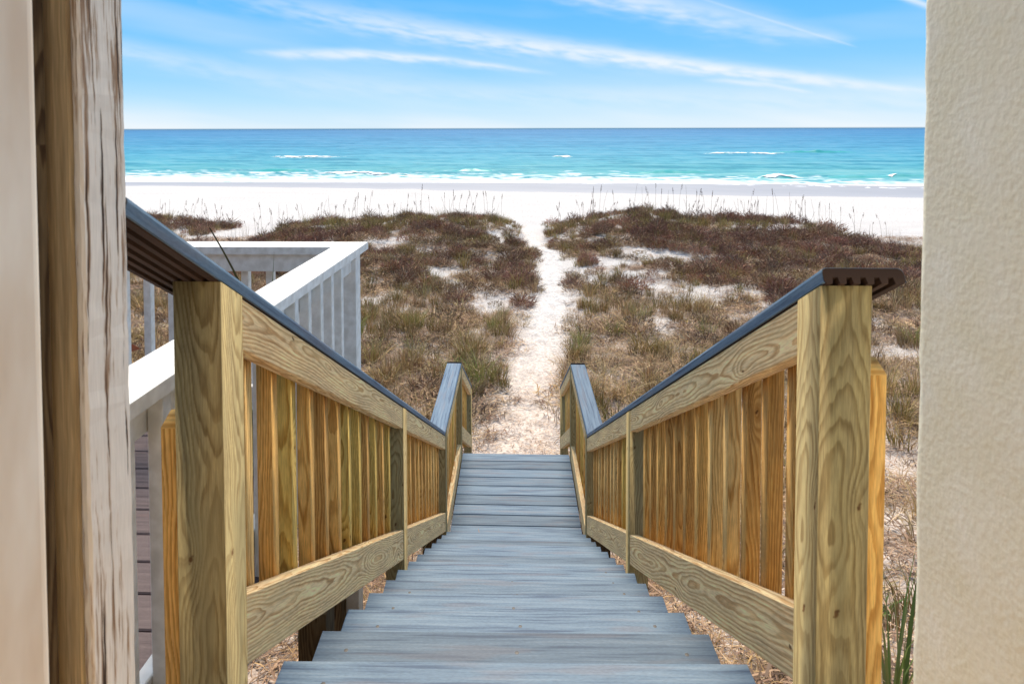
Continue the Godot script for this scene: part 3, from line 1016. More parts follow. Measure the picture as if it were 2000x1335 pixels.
func make_railing(s: int) -> void:
	var o := V(s * 0.575, 4.25, 4.0)
	var t := thing("stair_railing", "new pine stair railing along the left edge, near the white railing" if s < 0 else "new pine stair railing along the right edge, beside the stucco pillar", "railing", o)
	var add := func(called: String, m: Mesh, mt: Material) -> MeshInstance3D:
		var p := part(called, m, mt, t)
		p.position = -o
		return p
	var px := s * (XI + 0.0445)
	var rx := s * (XI + 0.003 + 0.019)
	var bx := s * (XI + 0.003 + 0.038 + 0.0195)
	var cx := s * (XI + 0.0715)
	# posts
	add.call("post", sloped_upright(px, 1.155, rail_h(1.155), 2.6, 0.089, 0.089, SLOPE), M.post[0 if s < 0 else 1])
	add.call("post", sloped_upright(px, 2.965, rail_h(2.965) + 0.004, 3.2, 0.089, 0.089, SLOPE), M.post[1 if s < 0 else 0])
	add.call("post", upright(px, 4.735, 2.315, 4.3, 0.089, 0.089), M.post[0])
	add.call("post", upright(px, 6.10, 2.318, 4.4, 0.089, 0.089), M.post[1])
	add.call("post", sloped_upright(px, 7.45, 3.12, 4.5, 0.089, 0.089, SLOPE), M.post[0])
	add.call("support_post", upright(s * 0.64, 4.74, 3.02, 4.4, 0.14, 0.14), M.support)
	if s < 0:
		add.call("support_post", upright(-0.632, 1.93, 1.50, 3.0, 0.089, 0.089), M.support)
	# top and bottom rails between the posts: [from d, to d, from h, to h]
	var runs := [[1.2005, 2.9195, 0], [3.0105, 4.689, 0], [4.781, 6.054, 1], [6.146, 7.404, 2]]
	var i := 0
	for r in runs:
		var h0 := rail_h(r[0])
		var h1 := rail_h(r[1])
		var v := 0.089 / cos(atan(SLOPE))
		var vb := 0.1225 / cos(atan(SLOPE)) + 0.004
		if r[2] == 1:
			h0 = 2.318
			h1 = 2.318
			v = 0.089
			vb = 0.14
		elif r[2] == 2:
			h0 = 2.318 + SLOPE * (r[0] - 6.1)
			h1 = 2.318 + SLOPE * (r[1] - 6.1)
		var drop := 0.592 if r[2] != 1 else 0.765
		var m0: StandardMaterial3D = M.rail[(i * 2 + (0 if s < 0 else 3)) % 5]
		var m1: StandardMaterial3D = M.rail[(i * 2 + (2 if s < 0 else 1)) % 5]
		add.call("top_rail", sweep(oblong(0.038, v), V(rx, h0 + v * 0.5 + 0.002, r[0]), V(rx, h1 + v * 0.5 + 0.002, r[1]), Vector3.RIGHT, Vector3.UP), m0)
		add.call("bottom_rail", sweep(oblong(0.038, vb), V(rx, h0 + drop + vb * 0.5, r[0]), V(rx, h1 + drop + vb * 0.5, r[1]), Vector3.RIGHT, Vector3.UP), m1)
		# balusters nailed to the outer side of both rails
		var gap := 0.1345
		var n := int((r[1] - r[0] - 0.05) / gap)
		for k in n:
			var d: float = r[0] + (r[1] - r[0] - (n - 1) * gap) * 0.5 + k * gap + rng.randf_range(-0.004, 0.004)
			var hh: float = lerpf(h0, h1, (d - r[0]) / (r[1] - r[0]))
			add.call("baluster", sloped_upright(bx + rng.randf_range(-0.0015, 0.0015), d, hh + 0.02, hh + drop + vb - 0.02 + rng.randf_range(0.0, 0.02), 0.036, 0.038, SLOPE if r[2] != 1 else 0.0), M.baluster[rng.randi() % M.baluster.size()])
		i += 1
	# the loose first baluster outside the near post
	add.call("baluster", sloped_upright(s * (XI + 0.089 + 0.0205), 1.15, 0.43 if s > 0 else 0.545, 2.3, 0.038, 0.038, -0.5), M.baluster[1])
	# cap boards
	var hd := Vector3(0, cos(atan(SLOPE)), -sin(atan(SLOPE)))
	var up := hd * 0.0140
	var near_d := 1.10 if s > 0 else 0.834
	var sec := cap_section()
	var cap := [[V(cx, rail_h(near_d), near_d) + up, V(cx, rail_h(4.70), 4.70) + up, hd], [V(cx, 2.302, 4.655), V(cx, 2.302, 6.07), Vector3.UP], [V(cx, 2.318 + SLOPE * -0.02, 6.08) + up, V(cx, 2.318 + SLOPE * 1.43, 7.53) + up, hd]]
	for c in cap:
		var b: MeshInstance3D = add.call("cap_board", sweep(sec, c[0], c[1], Vector3.RIGHT, c[2], 0.36), M.cap_core)
		i += 1
		part("skin", sweep(skin_section(), c[0] + (c[1] - c[0]).normalized() * 0.0015, c[1] - (c[1] - c[0]).normalized() * 0.0015, Vector3.RIGHT, c[2], 0.36), M.cap[(i + (1 if s > 0 else 0)) % 3], b)

# the blue-grey skin over the top and both edges of a cap board
func skin_section() -> PackedVector2Array:
	var w := 0.0702
	var t := 0.0147
	return PackedVector2Array([Vector2(-w + 0.003, -t + 0.003), Vector2(-w + 0.004, t - 0.004), Vector2(w - 0.004, t - 0.004), Vector2(w - 0.003, -t + 0.003), Vector2(w, -t + 0.004), Vector2(w, t - 0.008), Vector2(w - 0.0025, t - 0.0025), Vector2(w - 0.008, t), Vector2(-w + 0.008, t), Vector2(-w + 0.0025, t - 0.0025), Vector2(-w, t - 0.008), Vector2(-w, -t + 0.004)])

# ------------------------------------------------------------------ the neighbour's white railing and brown deck
func make_neighbour_deck() -> void:
	var o := V(-1.3, 1.45, 2.2)
	var deck := thing("wooden_deck", "dark brown board deck behind the white railing", "deck", o)
	var d := 3.10
	while d > 0.75:
		var b := part("deck_board", stick(V(-2.6, 1.463, d), V(-0.80 - 0.028 * (3.0 - d), 1.463, d), 0.137, 0.026, Vector3.BACK, Vector3.UP, 0.004, 0.36), M.brown[0], deck)
		b.position = -o
		d -= 0.1425
	for x in [-0.95, -1.7, -2.5]:
		var j := part("joist", stick(V(x, 1.476 + 0.09, 0.75), V(x, 1.476 + 0.09, 3.12), 0.038, 0.18), M.support, deck)
		j.position = -o
		for z in [0.95, 3.0]:
			var p := part("post", upright(x + 0.06, z, 1.5, 3.6, 0.089, 0.089), M.support, deck)
			p.position = -o
	var r := thing("white_railing", "white painted deck railing turning a square corner, flat cap on top", "railing", o)
	var add := func(called: String, m: Mesh) -> MeshInstance3D:
		var p := part(called, m, M.white, r)
		p.position = -o
		return p
	# this railing stands very slightly askew to the stairs
	var at := func(off: float, h: float, dd: float) -> Vector3: return V(-0.852 + off + 0.0305 * (dd - 1.287), h, dd)
	var along := ((at.call(0, 0, 2) as Vector3) - (at.call(0, 0, 1) as Vector3)).normalized()
	var cap_l := PackedVector2Array([])
	# caps mitred at the corner
	add.call("cap_board", mitred(at.call(0.037, 0.58, 0.75), at.call(0.037, 0.58, 3.197), at.call(-0.105, 0.58, 0.75), at.call(-0.105, 0.58, 3.045), 0.036))
	add.call("cap_board", mitred(at.call(-0.105, 0.5805, 3.047), V(-2.6, 0.5805, 3.035), at.call(0.037, 0.5805, 3.199), V(-2.6, 0.5805, 3.185), 0.036))
	add.call("rail", stick(at.call(-0.03, 0.617 + 0.045, 0.8), at.call(-0.03, 0.617 + 0.045, 3.06), 0.038, 0.089))
	add.call("rail", stick(V(-2.6, 0.617 + 0.045, 3.085), V(-0.86, 0.617 + 0.045, 3.085), 0.038, 0.089, Vector3.BACK, Vector3.UP))
	add.call("rail", stick(at.call(-0.03, 1.33, 0.8), at.call(-0.03, 1.33, 3.06), 0.038, 0.089))
	add.call("rail", stick(V(-2.6, 1.33, 3.085), V(-0.86, 1.33, 3.085), 0.038, 0.089, Vector3.BACK, Vector3.UP))
	var cp: Vector3 = at.call(-0.035, 0.617, 3.105)
	add.call("post", upright(cp.x, 3.105, 0.617, 3.4, 0.089, 0.089))
	var k := 0
	var dd := 2.79
	while dd > 0.85:
		var p: Vector3 = at.call(0.009, 0.62, dd)
		add.call("baluster", upright(p.x, dd, 0.617, 1.44, 0.037, 0.036))
		dd -= 0.1355
	var x := -0.985
	while x > -2.55:
		add.call("baluster", upright(x, 3.125, 0.617, 1.6, 0.036, 0.037))
		x -= 0.126

# board with four given top corners
func mitred(a: Vector3, b: Vector3, c: Vector3, d: Vector3, thick: float) -> ArrayMesh:
	var st := SurfaceTool.new()
	st.begin(Mesh.PRIMITIVE_TRIANGLES)
	st.set_smooth_group(-1)
	var dn := Vector3(0, -thick, 0)
	var mid := (a + b + c + d) * 0.25 + dn * 0.5
	var top := [a, b, d, c]
	var ch := 0.004
	var inset := []
	var shoulder := []
	for p in top:
		inset.append(p + (mid - p).normalized() * ch * 1.4 * Vector3(1, 0, 1))
		shoulder.append(p + Vector3(0, -ch, 0))
	var z := Vector2.ZERO
	face_quad(st, inset[0], inset[1], inset[2], inset[3], z, z, z, z, mid)
	face_quad(st, a + dn, b + dn, d + dn, c + dn, z, z, z, z, mid)
	for i in 4:
		var k := (i + 1) % 4
		face_quad(st, inset[i], inset[k], shoulder[k], shoulder[i], z, z, z, z, mid)
		face_quad(st, shoulder[i], shoulder[k], top[k] + dn, top[i] + dn, z, z, z, z, mid)
	st.generate_normals()
	return st.commit()

# ------------------------------------------------------------------ plants
# a tuft of blades: each a thin strip that leans out and droops
func tuft(sd: int, n: int, high: float, spread: float, lean: float, droop: float, wide: float, cols: Array, r0: float, flat := 0.0) -> ArrayMesh:
	var r := RandomNumberGenerator.new()
	r.seed = sd
	var st := SurfaceTool.new()
	st.begin(Mesh.PRIMITIVE_TRIANGLES)
	for i in n:
		var az := r.randf() * TAU
		var rad := r0 * sqrt(r.randf())
		var p := Vector3(cos(az) * rad, -0.02, sin(az) * rad)
		var out := Vector3(cos(az + r.randf_range(-0.9, 0.9)), 0, sin(az + r.randf_range(-0.9, 0.9)))
		var h := high * r.randf_range(0.45, 1.0)
		var le := h * lean * r.randf_range(0.2, 1.2) + spread * r.randf()
		var dr := droop * r.randf_range(0.2, 1.2)
		if r.randf() < flat:
			h *= 0.2
			le = high * r.randf_range(0.4, 1.0)
		var side := out.cross(Vector3.UP).rotated(Vector3.UP, r.randf_range(-0.8, 0.8)) * wide * r.randf_range(0.6, 1.3)
		var c: Color = cols[r.randi() % cols.size()]
		var shade := r.randf_range(0.5, 1.25)
		c = Color(c.r * shade, c.g * shade, c.b * shade)
		var tip: Color = c.lerp(cols[0], 0.4)
		var prev := p
		var seg := 3
		for k in range(1, seg + 1):
			var s := float(k) / seg
			var q := p + out * le * s * s + Vector3(0, h * (s - dr * s * s * 0.5), 0)
			var w0 := side * (1.0 - (s - 1.0 / seg) * 0.85)
			var w1 := side * (1.0 - s * 0.85)
			var c0 := c.lerp(tip, s - 1.0 / seg)
			var c1 := c.lerp(tip, s)
			st.set_color(c0)
			st.add_vertex(prev - w0)
			st.set_color(c1)
			st.add_vertex(q + w1)
			st.set_color(c0)
			st.add_vertex(prev + w0)
			if k < seg:
				st.set_color(c0)
				st.add_vertex(prev - w0)
				st.set_color(c1)
				st.add_vertex(q - w1)
				st.set_color(c1)
				st.add_vertex(q + w1)
			prev = q
	st.generate_normals()
	return st.commit()

# low wiry bush: many short twigs through a flattened dome
func scrub(sd: int, n: int, high: float, r0: float, cols: Array) -> ArrayMesh:
	var r := RandomNumberGenerator.new()
	r.seed = sd
	var st := SurfaceTool.new()
	st.begin(Mesh.PRIMITIVE_TRIANGLES)
	for i in n:
		var az := r.randf() * TAU
		var rad := r0 * sqrt(r.randf())
		var dome := high * (1.0 - pow(rad / r0, 2.0) * 0.7)
		var p := Vector3(cos(az) * rad, dome * r.randf() * 0.8, sin(az) * rad)
		var dirn := Vector3(cos(az) * 0.7 + r.randf_range(-0.8, 0.8), r.randf_range(0.1, 1.3), sin(az) * 0.7 + r.randf_range(-0.8, 0.8)).normalized()
		var q := p + dirn * r.randf_range(0.05, 0.16) * (high / 0.28)
		var side := dirn.cross(Vector3(r.randf_range(-1, 1), 0.4, r.randf_range(-1, 1))).normalized() * r.randf_range(0.005, 0.011)
		var c: Color = cols[r.randi() % cols.size()]
		var sh := r.randf_range(0.7, 1.25)
		st.set_color(Color(c.r * sh, c.g * sh, c.b * sh))
		st.add_vertex(p - side)
		st.add_vertex(q)
		st.add_vertex(p + side)
	st.generate_normals()
	return st.commit()

# stalks lying about on the sand
func lying(sd: int, n: int, r0: float, length: float, wide: float, cols: Array) -> ArrayMesh:
	var r := RandomNumberGenerator.new()
	r.seed = sd
	var st := SurfaceTool.new()
	st.begin(Mesh.PRIMITIVE_TRIANGLES)
	for i in n:
		var az := r.randf() * TAU
		var rad := r0 * sqrt(r.randf())
		var p := Vector3(cos(az) * rad, r.randf_range(0.004, 0.05), sin(az) * rad)
		var a := r.randf() * TAU
		var l := length * r.randf_range(0.3, 1.0)
		var dirn := Vector3(cos(a), r.randf_range(-0.1, 0.25), sin(a))
		var side := dirn.cross(Vector3.UP).normalized() * wide * r.randf_range(0.5, 1.3)
		var mid := p + dirn * l * 0.5 + Vector3(r.randf_range(-0.1, 0.1), 0.08, r.randf_range(-0.1, 0.1)) * l
		var q := p + dirn * l
		var c: Color = cols[r.randi() % cols.size()]
		var sh := r.randf_range(0.7, 1.2)
		st.set_color(Color(c.r * sh, c.g * sh, c.b * sh))
		for v in [p - side, mid + side, p + side, p - side, mid - side, mid + side, mid - side, q, mid + side]:
			st.add_vertex(v)
	st.generate_normals()
	return st.commit()

const STRAW := [Color(0.59, 0.45, 0.23), Color(0.49, 0.35, 0.18), Color(0.38, 0.26, 0.14), Color(0.68, 0.55, 0.32)]
const OLIVE := [Color(0.41, 0.36, 0.12), Color(0.33, 0.31, 0.10), Color(0.48, 0.38, 0.16), Color(0.25, 0.24, 0.075)]
const GREEN := [Color(0.31, 0.36, 0.10), Color(0.22, 0.29, 0.07), Color(0.42, 0.39, 0.13), Color(0.49, 0.40, 0.18)]
const MAROON := [Color(0.36, 0.19, 0.14), Color(0.42, 0.26, 0.18), Color(0.26, 0.14, 0.115), Color(0.46, 0.34, 0.22)]
const BROWN := [Color(0.33, 0.225, 0.15), Color(0.42, 0.31, 0.19), Color(0.22, 0.15, 0.115), Color(0.52, 0.41, 0.26)]
const TWIGS := [Color(0.28, 0.19, 0.14), Color(0.42, 0.29, 0.20), Color(0.18, 0.13, 0.10), Color(0.56, 0.42, 0.28)]

func place(x: float, d: float, size: float, sink := 0.0) -> Transform3D:
	var b := Basis(Vector3.UP, rng.randf() * TAU).scaled(Vector3(size, size * rng.randf_range(0.8, 1.2), size))
	return Transform3D(b, V(x, ground_h(x, d) + sink, d))

func make_plants() -> void:
	var kinds := {
		"straw_grass": [], "olive_grass": [], "maroon_scrub": [], "brown_scrub": [], "matted_grass": [], "dry_stalks": []}
	var tries := 21000
	for i in tries:
		var d := sqrt(rng.randf_range(1.2 * 1.2, 31.0 * 31.0))
		var x := rng.randf_range(-0.80, 0.76) * d
		if d < 8.2 and absf(x) < 0.75:
			continue
		if x < -0.6 and d < 3.6:
			continue
		if d < 5.5 and rng.randf() < 0.5:
			continue
		var gap := path_gap(x, d)
		if gap < -0.06 + 0.2 * nz.get_noise_2d(x * 3.0, d * 3.0):
			continue
		var b := bare(x, d)
		if rng.randf() < b * 0.84:
			continue
		var c := curve(CREST_X, CREST_H, x)
		if x > -13.5:
			if d > 27.0 and rng.randf() < (d - 27.0) * 0.5:
				continue
			if d > 22.0 and c > 4.5:
				continue
		elif rng.randf() < 0.35 or d > 30.5:
			continue
		# the growth stands in clumps with sand between
		if nz.get_noise_2d(x * 4.5 + 200.0, d * 4.5) + 0.6 * nz.get_noise_2d(x * 10.0, d * 10.0 + 90.0) < lerpf(-0.08, 0.05, smoothstep(10.0, 19.0, d)) and rng.randf() < 0.9:
			continue
		var n := nz2.get_noise_2d(x * 3.2, d * 3.2)
		var n2 := nz.get_noise_2d(x * 1.4 + 80.0, d * 1.4)
		var far := smoothstep(15.0, 19.5, d + n * 5.0)
		var roll := rng.randf()
		var kind := ""
		if rng.randf() < far:
			var red := n2 * 1.5 + (0.30 if x > 4.0 else 0.0) + (0.25 if x < -5.0 else 0.0)
			if d > 24.5 and d < 26.8 and roll < 0.45:
				kind = "olive_grass"
			elif red > 0.06:
				kind = "maroon_scrub" if roll < 0.55 else ("brown_scrub" if roll < 0.76 else "olive_grass")
			else:
				kind = "brown_scrub" if roll < 0.52 else ("olive_grass" if roll < 0.78 else "dry_stalks")
		else:
			if n2 > 0.10:
				kind = "olive_grass" if roll < 0.45 else ("straw_grass" if roll < 0.8 else "matted_grass")
			elif n2 > -0.16:
				kind = "straw_grass" if roll < 0.3 else ("matted_grass" if roll < 0.65 else ("brown_scrub" if roll < 0.85 else "dry_stalks"))
			else:
				kind = "dry_stalks" if roll < 0.55 else ("brown_scrub" if roll < 0.8 else "matted_grass")
			if d < 12.0 and x > 0.7 and roll > 0.4:
				kind = "matted_grass"
		var size := rng.randf_range(0.65, 1.3) * (1.0 - 0.35 * b)
		if d > 24.0:
			size *= rng.randf_range(0.8, 1.25)
		if d < 5.0:
			size *= 0.7
		kinds[kind].append([x, d, size])
	var meshes := {
		"straw_grass": [tuft(1, 46, 0.55, 0.08, 0.45, 0.5, 0.006, STRAW + [OLIVE[0], BROWN[0]], 0.11), tuft(2, 40, 0.45, 0.1, 0.6, 0.6, 0.006, STRAW + [OLIVE[2], BROWN[1]], 0.14)],
		"olive_grass": [tuft(3, 52, 0.48, 0.06, 0.42, 0.5, 0.006, OLIVE + [STRAW[1], BROWN[0], STRAW[0]], 0.13), tuft(4, 52, 0.40, 0.1, 0.5, 0.5, 0.006, OLIVE + [BROWN[1], STRAW[0], BROWN[2]], 0.15)],
		"maroon_scrub": [scrub(5, 210, 0.34, 0.27, MAROON), scrub(6, 210, 0.40, 0.25, MAROON + [BROWN[0], BROWN[2]])],
		"brown_scrub": [scrub(7, 180, 0.26, 0.27, BROWN), scrub(8, 160, 0.22, 0.28, BROWN + [STRAW[2], OLIVE[2]])],
		"matted_grass": [tuft(9, 60, 0.36, 0.14, 0.9, 1.2, 0.0055, STRAW + [BROWN[1], BROWN[3]], 0.18, 0.5), tuft(10, 60, 0.30, 0.18, 1.0, 1.3, 0.0055, STRAW + [BROWN[0]], 0.2, 0.6)],
		"dry_stalks": [lying(11, 70, 0.34, 0.3, 0.0055, TWIGS), lying(12, 70, 0.34, 0.34, 0.0055, TWIGS + STRAW)]}
	var says := {
		"straw_grass": "straw-coloured bunch grass all over the dune", "olive_grass": "olive green bunch grass scattered over the dune", "maroon_scrub": "low maroon scrub covering the back of the dunes", "brown_scrub": "low brown wiry scrub between the grasses", "matted_grass": "fallen matted tan grass near the stairs", "dry_stalks": "dry stalks and twigs lying on the sand"}
	for kind in kinds:
		var halves := [[], []]
		var tints := [[], []]
		for p in kinds[kind]:
			var h := rng.randi() % 2
			halves[h].append(place(p[0], p[1], p[2]))
			var g := rng.randf_range(0.55, 1.15)
			tints[h].append(Color(g * rng.randf_range(0.95, 1.1), g * 0.95, g * rng.randf_range(0.85, 1.02)))
		for h in 2:
			if halves[h].size():
				stuff(kind, meshes[kind][h], M.grass if not kind.ends_with("scrub") else M.twig, halves[h], tints[h], says[kind], "ground cover")
	# litter carpet under the plants
	var spots := []
	var tone := []
	for i in 6500:
		var d := sqrt(rng.randf_range(1.5, 26.0 * 26.0))
		var x := rng.randf_range(-0.80, 0.76) * d
		if path_gap(x, d) < 0.12 or (d < 8.2 and absf(x) < 0.62 and rng.randf() < 0.6) or rng.randf() < bare(x, d) * 0.85 or (x < -0.7 and d < 3.3):
			continue
		spots.append(place(x, d, rng.randf_range(0.7, 1.2)))
		var g := rng.randf_range(0.7, 1.2)
		tone.append(Color(g, g * 0.97, g * 0.95))
	stuff("plant_litter", lying(21, 50, 0.36, 0.24, 0.005, TWIGS), M.twig, spots, tone, "carpet of dry plant litter on the dune sand", "litter")
	spots = []
	tone = []
	for i in 1500:
		var d := sqrt(rng.randf_range(49.0, 26.5 * 26.5))
		var x := rng.randf_range(-0.80, 0.76) * d
		if path_gap(x, d) < 0.1 or rng.randf() < bare(x, d) or nz.get_noise_2d(x * 2.0, d * 2.0 + 30.0) < 0.0:
			continue
		spots.append(place(x, d, rng.randf_range(0.6, 1.3)))
		var g := rng.randf_range(0.6, 1.3)
		tone.append(Color(g, g * 0.95, g * 0.9))
	stuff("dead_stems", tuft(22, 7, 0.75, 0.12, 0.25, 0.2, 0.004, STRAW + TWIGS, 0.2), M.grass, spots, tone, "thin upright dead stems among the grass tufts", "stems")
	# single tufts one can pick out beside the path
	var clumps := [tuft(31, 130, 0.62, 0.1, 0.45, 0.55, 0.0042, GREEN, 0.17), tuft(32, 120, 0.55, 0.1, 0.5, 0.6, 0.0042, GREEN + [STRAW[0], STRAW[1]], 0.18), tuft(33, 130, 0.5, 0.16, 0.7, 1.0, 0.0042, STRAW + [OLIVE[0], BROWN[3]], 0.2, 0.2)]
	for s in [[-0.55, 10.4, 1.15, 0], [-0.95, 10.6, 1.1, 0], [-0.75, 9.9, 1.0, 1], [-1.35, 10.9, 1.0, 2], [-1.9, 11.6, 1.0, 1], [-2.6, 11.2, 1.1, 1], [-3.3, 12.6, 1.15, 0], [-2.1, 13.0, 1.0, 0], [-0.45, 13.1, 0.8, 0], [-0.3, 14.2, 0.7, 1], [-0.9, 12.4, 0.9, 2], [1.15, 11.6, 0.9, 0], [1.3, 12.3, 0.9, 0], [1.5, 10.6, 1.0, 2], [1.75, 9.8, 1.1, 2], [2.2, 10.3, 1.1, 2], [1.05, 9.3, 0.6, 1], [2.0, 12.8, 1.0, 1], [3.0, 11.7, 1.0, 2], [2.7, 13.7, 1.0, 1], [3.9, 12.9, 0.9, 1], [6.9, 10.6, 1.0, 1], [7.8, 12.5, 1.0, 0], [-2.9, 9.6, 1.0, 2], [-3.9, 10.9, 1.1, 0], [-4.6, 12.6, 1.0, 1]]:
		var t := MeshInstance3D.new()
		t.name = "grass_tuft"
		t.mesh = clumps[s[3]]
		t.material_override = M.leaf
		t.transform = place(s[0], s[1], s[2])
		t.set_meta("label", ["tall green bunch grass tuft standing in the dune near the path", "half-green half-straw bunch grass tuft near the path", "drooping straw-coloured grass tuft near the path"][s[3]])
		t.set_meta("category", "grass tuft")
		t.set_meta("group", ["green tufts near the path", "mixed tufts near the path", "straw tufts near the path"][s[3]])
		add_child(t, true)
	sea_oats()
	# coarse grass by the right wall
	var bl := thing("coarse_grass", "clump of long green blades between the right railing and the stucco pillar", "grass", V(1.86, ground_h(1.86, 3.1), 3.1))
	part("blades", tuft(41, 34, 1.0, 0.1, 0.3, 0.4, 0.011, [Color(0.18, 0.27, 0.09), Color(0.24, 0.33, 0.11), Color(0.34, 0.37, 0.16), Color(0.48, 0.42, 0.24)], 0.1), M.leaf, bl)
	var wd := thing("leafy_weed", "small green leafy weed on the bare sand right of the stairs", "weed", V(2.35, ground_h(2.35, 4.1), 4.1))
	part("leaves", tuft(42, 14, 0.26, 0.1, 0.6, 0.7, 0.016, [Color(0.16, 0.26, 0.08), Color(0.22, 0.30, 0.10)], 0.08), M.leaf, wd)
	var w2 := thing("leafy_weed", "green leafy weed under the right bottom rail", "weed", V(0.86, ground_h(0.86, 2.5), 2.5))
	part("leaves", tuft(43, 16, 0.85, 0.12, 0.35, 0.9, 0.018, [Color(0.14, 0.26, 0.09), Color(0.20, 0.32, 0.13)], 0.08), M.leaf, w2)
	# the strap-leaved plant behind the white railing
	var pl := thing("strap_leaf_plant", "plant with long strap leaves, one reaching over the white railing", "plant", V(-1.085, 1.45, 2.6))
	part("leaves", tuft(44, 22, 1.0, 0.05, 0.16, 0.2, 0.012, [Color(0.16, 0.19, 0.05), Color(0.24, 0.26, 0.07), Color(0.10, 0.14, 0.04)], 0.05), M.leaf, pl)
	var st := SurfaceTool.new()
	st.begin(Mesh.PRIMITIVE_TRIANGLES)
	var prev := Vector3.ZERO
	for k in range(1, 13):
		var s := k / 12.0
		var q := Vector3(0.012 * s - 0.2 * pow(maxf(s - 0.55, 0.0) / 0.45, 1.4), 1.04 * s, 0.03 * s)
		var w0 := Vector3(0.012 * (1.0 - (s - 1.0 / 12.0)) + 0.0015, 0.003, 0)
		var w1 := Vector3(0.012 * (1.0 - s) + 0.0015, 0.003, 0)
		st.set_color(Color(0.14, 0.16, 0.05).lerp(Color(0.08, 0.07, 0.04), s * s))
		for v in [prev - w0, q + w1, prev + w0, prev - w0, q - w1, q + w1]:
			st.add_vertex(v)
		prev = q
	st.generate_normals()
	part("long_leaf", st.commit(), M.leaf, pl)
	# russet shrub beyond the deck
	var sh := thing("russet_shrub", "shrub with dry russet leaves beyond the white railing", "shrub", V(-2.45, ground_h(-2.45, 4.4), 4.4))
	part("twigs", scrub(45, 300, 1.7, 0.45, BROWN), M.twig, sh)
	part("leaves", leaf_cloud(46, 130, Vector3(0.4, 0.4, 0.35), 0.06, [Color(0.34, 0.11, 0.06), Color(0.42, 0.17, 0.09), Color(0.22, 0.05, 0.04), Color(0.5, 0.28, 0.17)], 1.45), M.leaf, sh)

func leaf_cloud(sd: int, n: int, half: Vector3, size: float, cols: Array, mid: float) -> ArrayMesh:
	var r := RandomNumberGenerator.new()
	r.seed = sd
	var st := SurfaceTool.new()
	st.begin(Mesh.PRIMITIVE_TRIANGLES)
	for i in n:
		var p := Vector3(r.randf_range(-1, 1) * half.x, mid + r.randf_range(-1, 1) * half.y, r.randf_range(-1, 1) * half.z)
		var b := Basis(Vector3(r.randf_range(-1, 1), r.randf_range(-1, 1), r.randf_range(-1, 1)).normalized(), r.randf() * TAU)
		var s := size * r.randf_range(0.5, 1.2)
		st.set_color(cols[r.randi() % cols.size()])
		var q := [Vector3(-1, 0, 0), Vector3(-0.2, 0.2, 0.55), Vector3(1, 0.1, 0), Vector3(-0.2, 0.2, -0.55), Vector3(0, -0.1, 0)]
		for k in [0, 1, 4, 1, 2, 4, 2, 3, 4, 3, 0, 4]:
			st.add_vertex(p + b * (q[k] * s))
	st.generate_normals()
	return st.commit()

func sea_oats() -> void:
	var kinds := []
	for k in 6:
		var r := RandomNumberGenerator.new()
		r.seed = 60 + k
		var st := SurfaceTool.new()
		st.begin(Mesh.PRIMITIVE_TRIANGLES)
		var lean := r.randf_range(-0.16, 0.2)
		var prev := Vector3(0, -0.05, 0)
		for i in range(1, 9):
			var s := i / 8.0
			var q := Vector3(lean * s * s, 1.0 * s, 0.05 * s * s)
			var w := 0.006 * (1.0 - 0.45 * s)
			st.set_color(Color(0.25, 0.20, 0.13).lerp(Color(0.16, 0.11, 0.08), s))
			tri_tube(st, prev, q, w)
			prev = q
		if k < 4:   # the seed head, a drooping spike of flat spikelets
			for i in 22:
				var s := i / 22.0
				var p := prev + Vector3(lean * 0.3 * s, -0.16 + 0.2 * s, 0.02 * s)
				var a := r.randf() * TAU
				var o := Vector3(cos(a) * 0.02, 0.012, sin(a) * 0.02) * (0.35 + sin(PI * (0.2 + 0.75 * s)))
				st.set_color(Color(0.17, 0.12, 0.085))
				for v in [p + Vector3(0.006, -0.01, 0), p + o, p + Vector3(-0.006, 0.012, 0.004)]:
					st.add_vertex(v)
		st.generate_normals()
		kinds.append(st.commit())
	var n := 0
	while n < 230:
		var x := rng.randf_range(-17.5, 16.5)
		if x > -0.2 and x < 1.6:
			continue
		var d := 25.8 + rng.randf_range(-1.2, 1.6)
		if x < -13.0:
			d = rng.randf_range(27.5, 30.0)
		if curve(CREST_X, CREST_H, x) > 4.75 and x > -13.0 and rng.randf() < 0.8:
			continue
		var t := MeshInstance3D.new()
		t.name = "sea_oat_stalk"
		var k := rng.randi() % 6
		t.mesh = kinds[k]
		t.material_override = M.twig
		var tall := rng.randf_range(0.5, 1.15) if rng.randf() < 0.7 else rng.randf_range(1.1, 1.5)
		t.transform = Transform3D(Basis(Vector3.UP, rng.randf() * TAU).scaled(Vector3(1.15, tall, 1.15)), V(x, ground_h(x, d), d))
		var with_head := k < 4
		t.set_meta("label", "thin dry sea oat stalk with a seed head, standing on the dune crest" if with_head else "bare dry sea oat stalk standing on the dune crest")
		t.set_meta("category", "sea oats")
		t.set_meta("group", "sea oats with seed heads on the crest" if with_head else "bare sea oat stalks on the crest")
		add_child(t, true)
		n += 1

func tri_tube(st: SurfaceTool, a: Vector3, b: Vector3, w: float) -> void:
	for i in 3:
		var p := Vector3(cos(i * TAU / 3.0), 0, sin(i * TAU / 3.0)) * w
		var q := Vector3(cos((i + 1) * TAU / 3.0), 0, sin((i + 1) * TAU / 3.0)) * w
		for v in [a + p, b + p, a + q, b + p, b + q, a + q]:
			st.add_vertex(v)

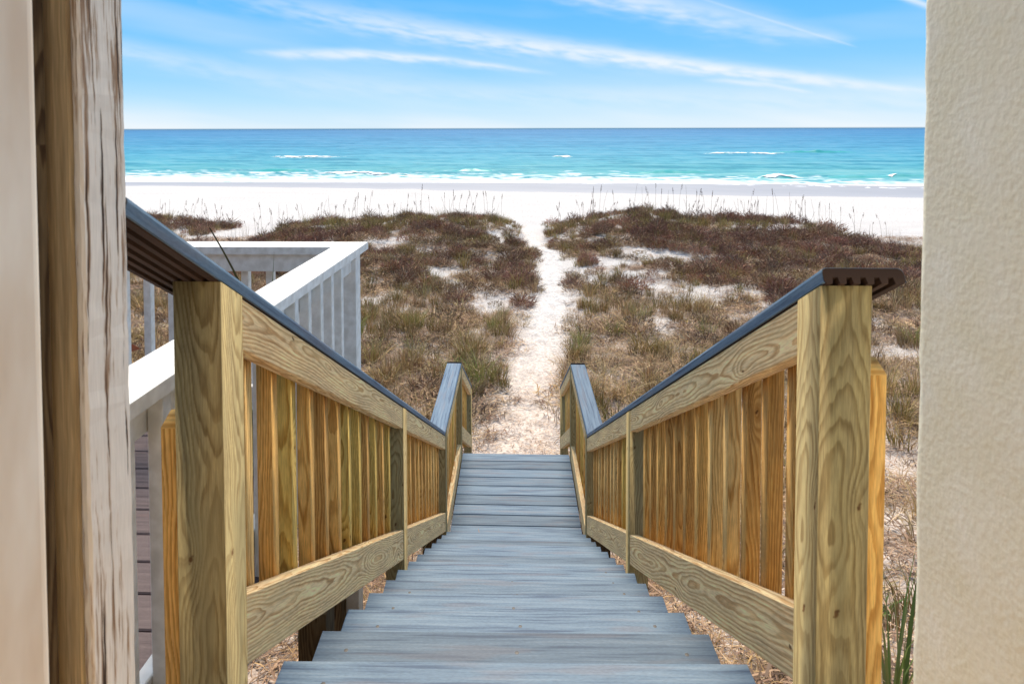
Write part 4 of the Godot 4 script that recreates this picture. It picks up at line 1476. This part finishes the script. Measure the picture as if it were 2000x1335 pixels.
func make_litter() -> void:
	# twigs and straw trodden into the path at the foot of the stairs
	var spots := []
	var tone := []
	for i in 170:
		var d := 7.6 + absf(rng.randfn(0.0, 1.6))
		var x := curve(PATH_D, PATH_X, d) + rng.randfn(-0.05, 0.36)
		spots.append(Transform3D(Basis(Vector3.UP, rng.randf() * TAU).scaled(Vector3.ONE * rng.randf_range(0.4, 0.9)), V(x, ground_h(x, d) - 0.01, d)))
		var g := rng.randf_range(0.6, 1.1)
		tone.append(Color(g * 1.05, g * 0.9, g * 0.8))
	stuff("path_twigs", lying(71, 9, 0.2, 0.2, 0.0035, TWIGS), M.twig, spots, tone, "twigs and straw trodden into the sand path", "litter")
	# bits of straw heaped beside the stairs
	spots = []
	tone = []
	for i in 300:
		var d := rng.randf_range(1.3, 6.5)
		var x := (0.62 + absf(rng.randfn(0.0, 0.45))) * (1 if rng.randf() < 0.55 else -1)
		spots.append(place(x, d, rng.randf_range(0.6, 1.1)))
		var g := rng.randf_range(0.8, 1.4)
		tone.append(Color(g * 0.8, g * 0.74, g * 0.7))
	stuff("pine_straw", lying(72, 50, 0.25, 0.28, 0.0024, TWIGS + [STRAW[1], STRAW[2], BROWN[0]]), M.twig, spots, tone, "dry straw gathered beside the stairs", "litter")
	# dark driftwood sticks and dead clumps on the path
	var heap := lying(73, 40, 0.16, 0.22, 0.004, [Color(0.16, 0.09, 0.06), Color(0.24, 0.14, 0.09)])
	for s in [[-0.32, 8.5, 1.3, "brown heap of dead twigs left of the foot of the stairs"], [0.0, 9.75, 0.8, "small dead twig clump in the middle of the path"], [0.35, 9.6, 0.8, "orange-brown wisp of dead grass right of the path's middle"], [-0.35, 9.0, 0.9, "line of dead twigs along the left edge of the path"], [1.25, 15.2, 0.9, "dead root at the right bend of the path"]]:
		var t := MeshInstance3D.new()
		t.name = "twig_heap"
		t.mesh = heap
		t.material_override = M.twig
		t.transform = place(s[0], s[1], s[2], -0.01)
		t.set_meta("label", s[3])
		t.set_meta("category", "twigs")
		add_child(t, true)
	var lf := thing("fallen_leaf", "orange-red fallen leaf on the sand behind the left railing's corner", "leaf", V(-1.55, ground_h(-1.55, 8.3) - 0.06, 8.3))
	part("blade", leaf_cloud(74, 3, Vector3(0.05, 0.02, 0.05), 0.09, [Color(0.5, 0.14, 0.06)], 0.03), M.leaf, lf)
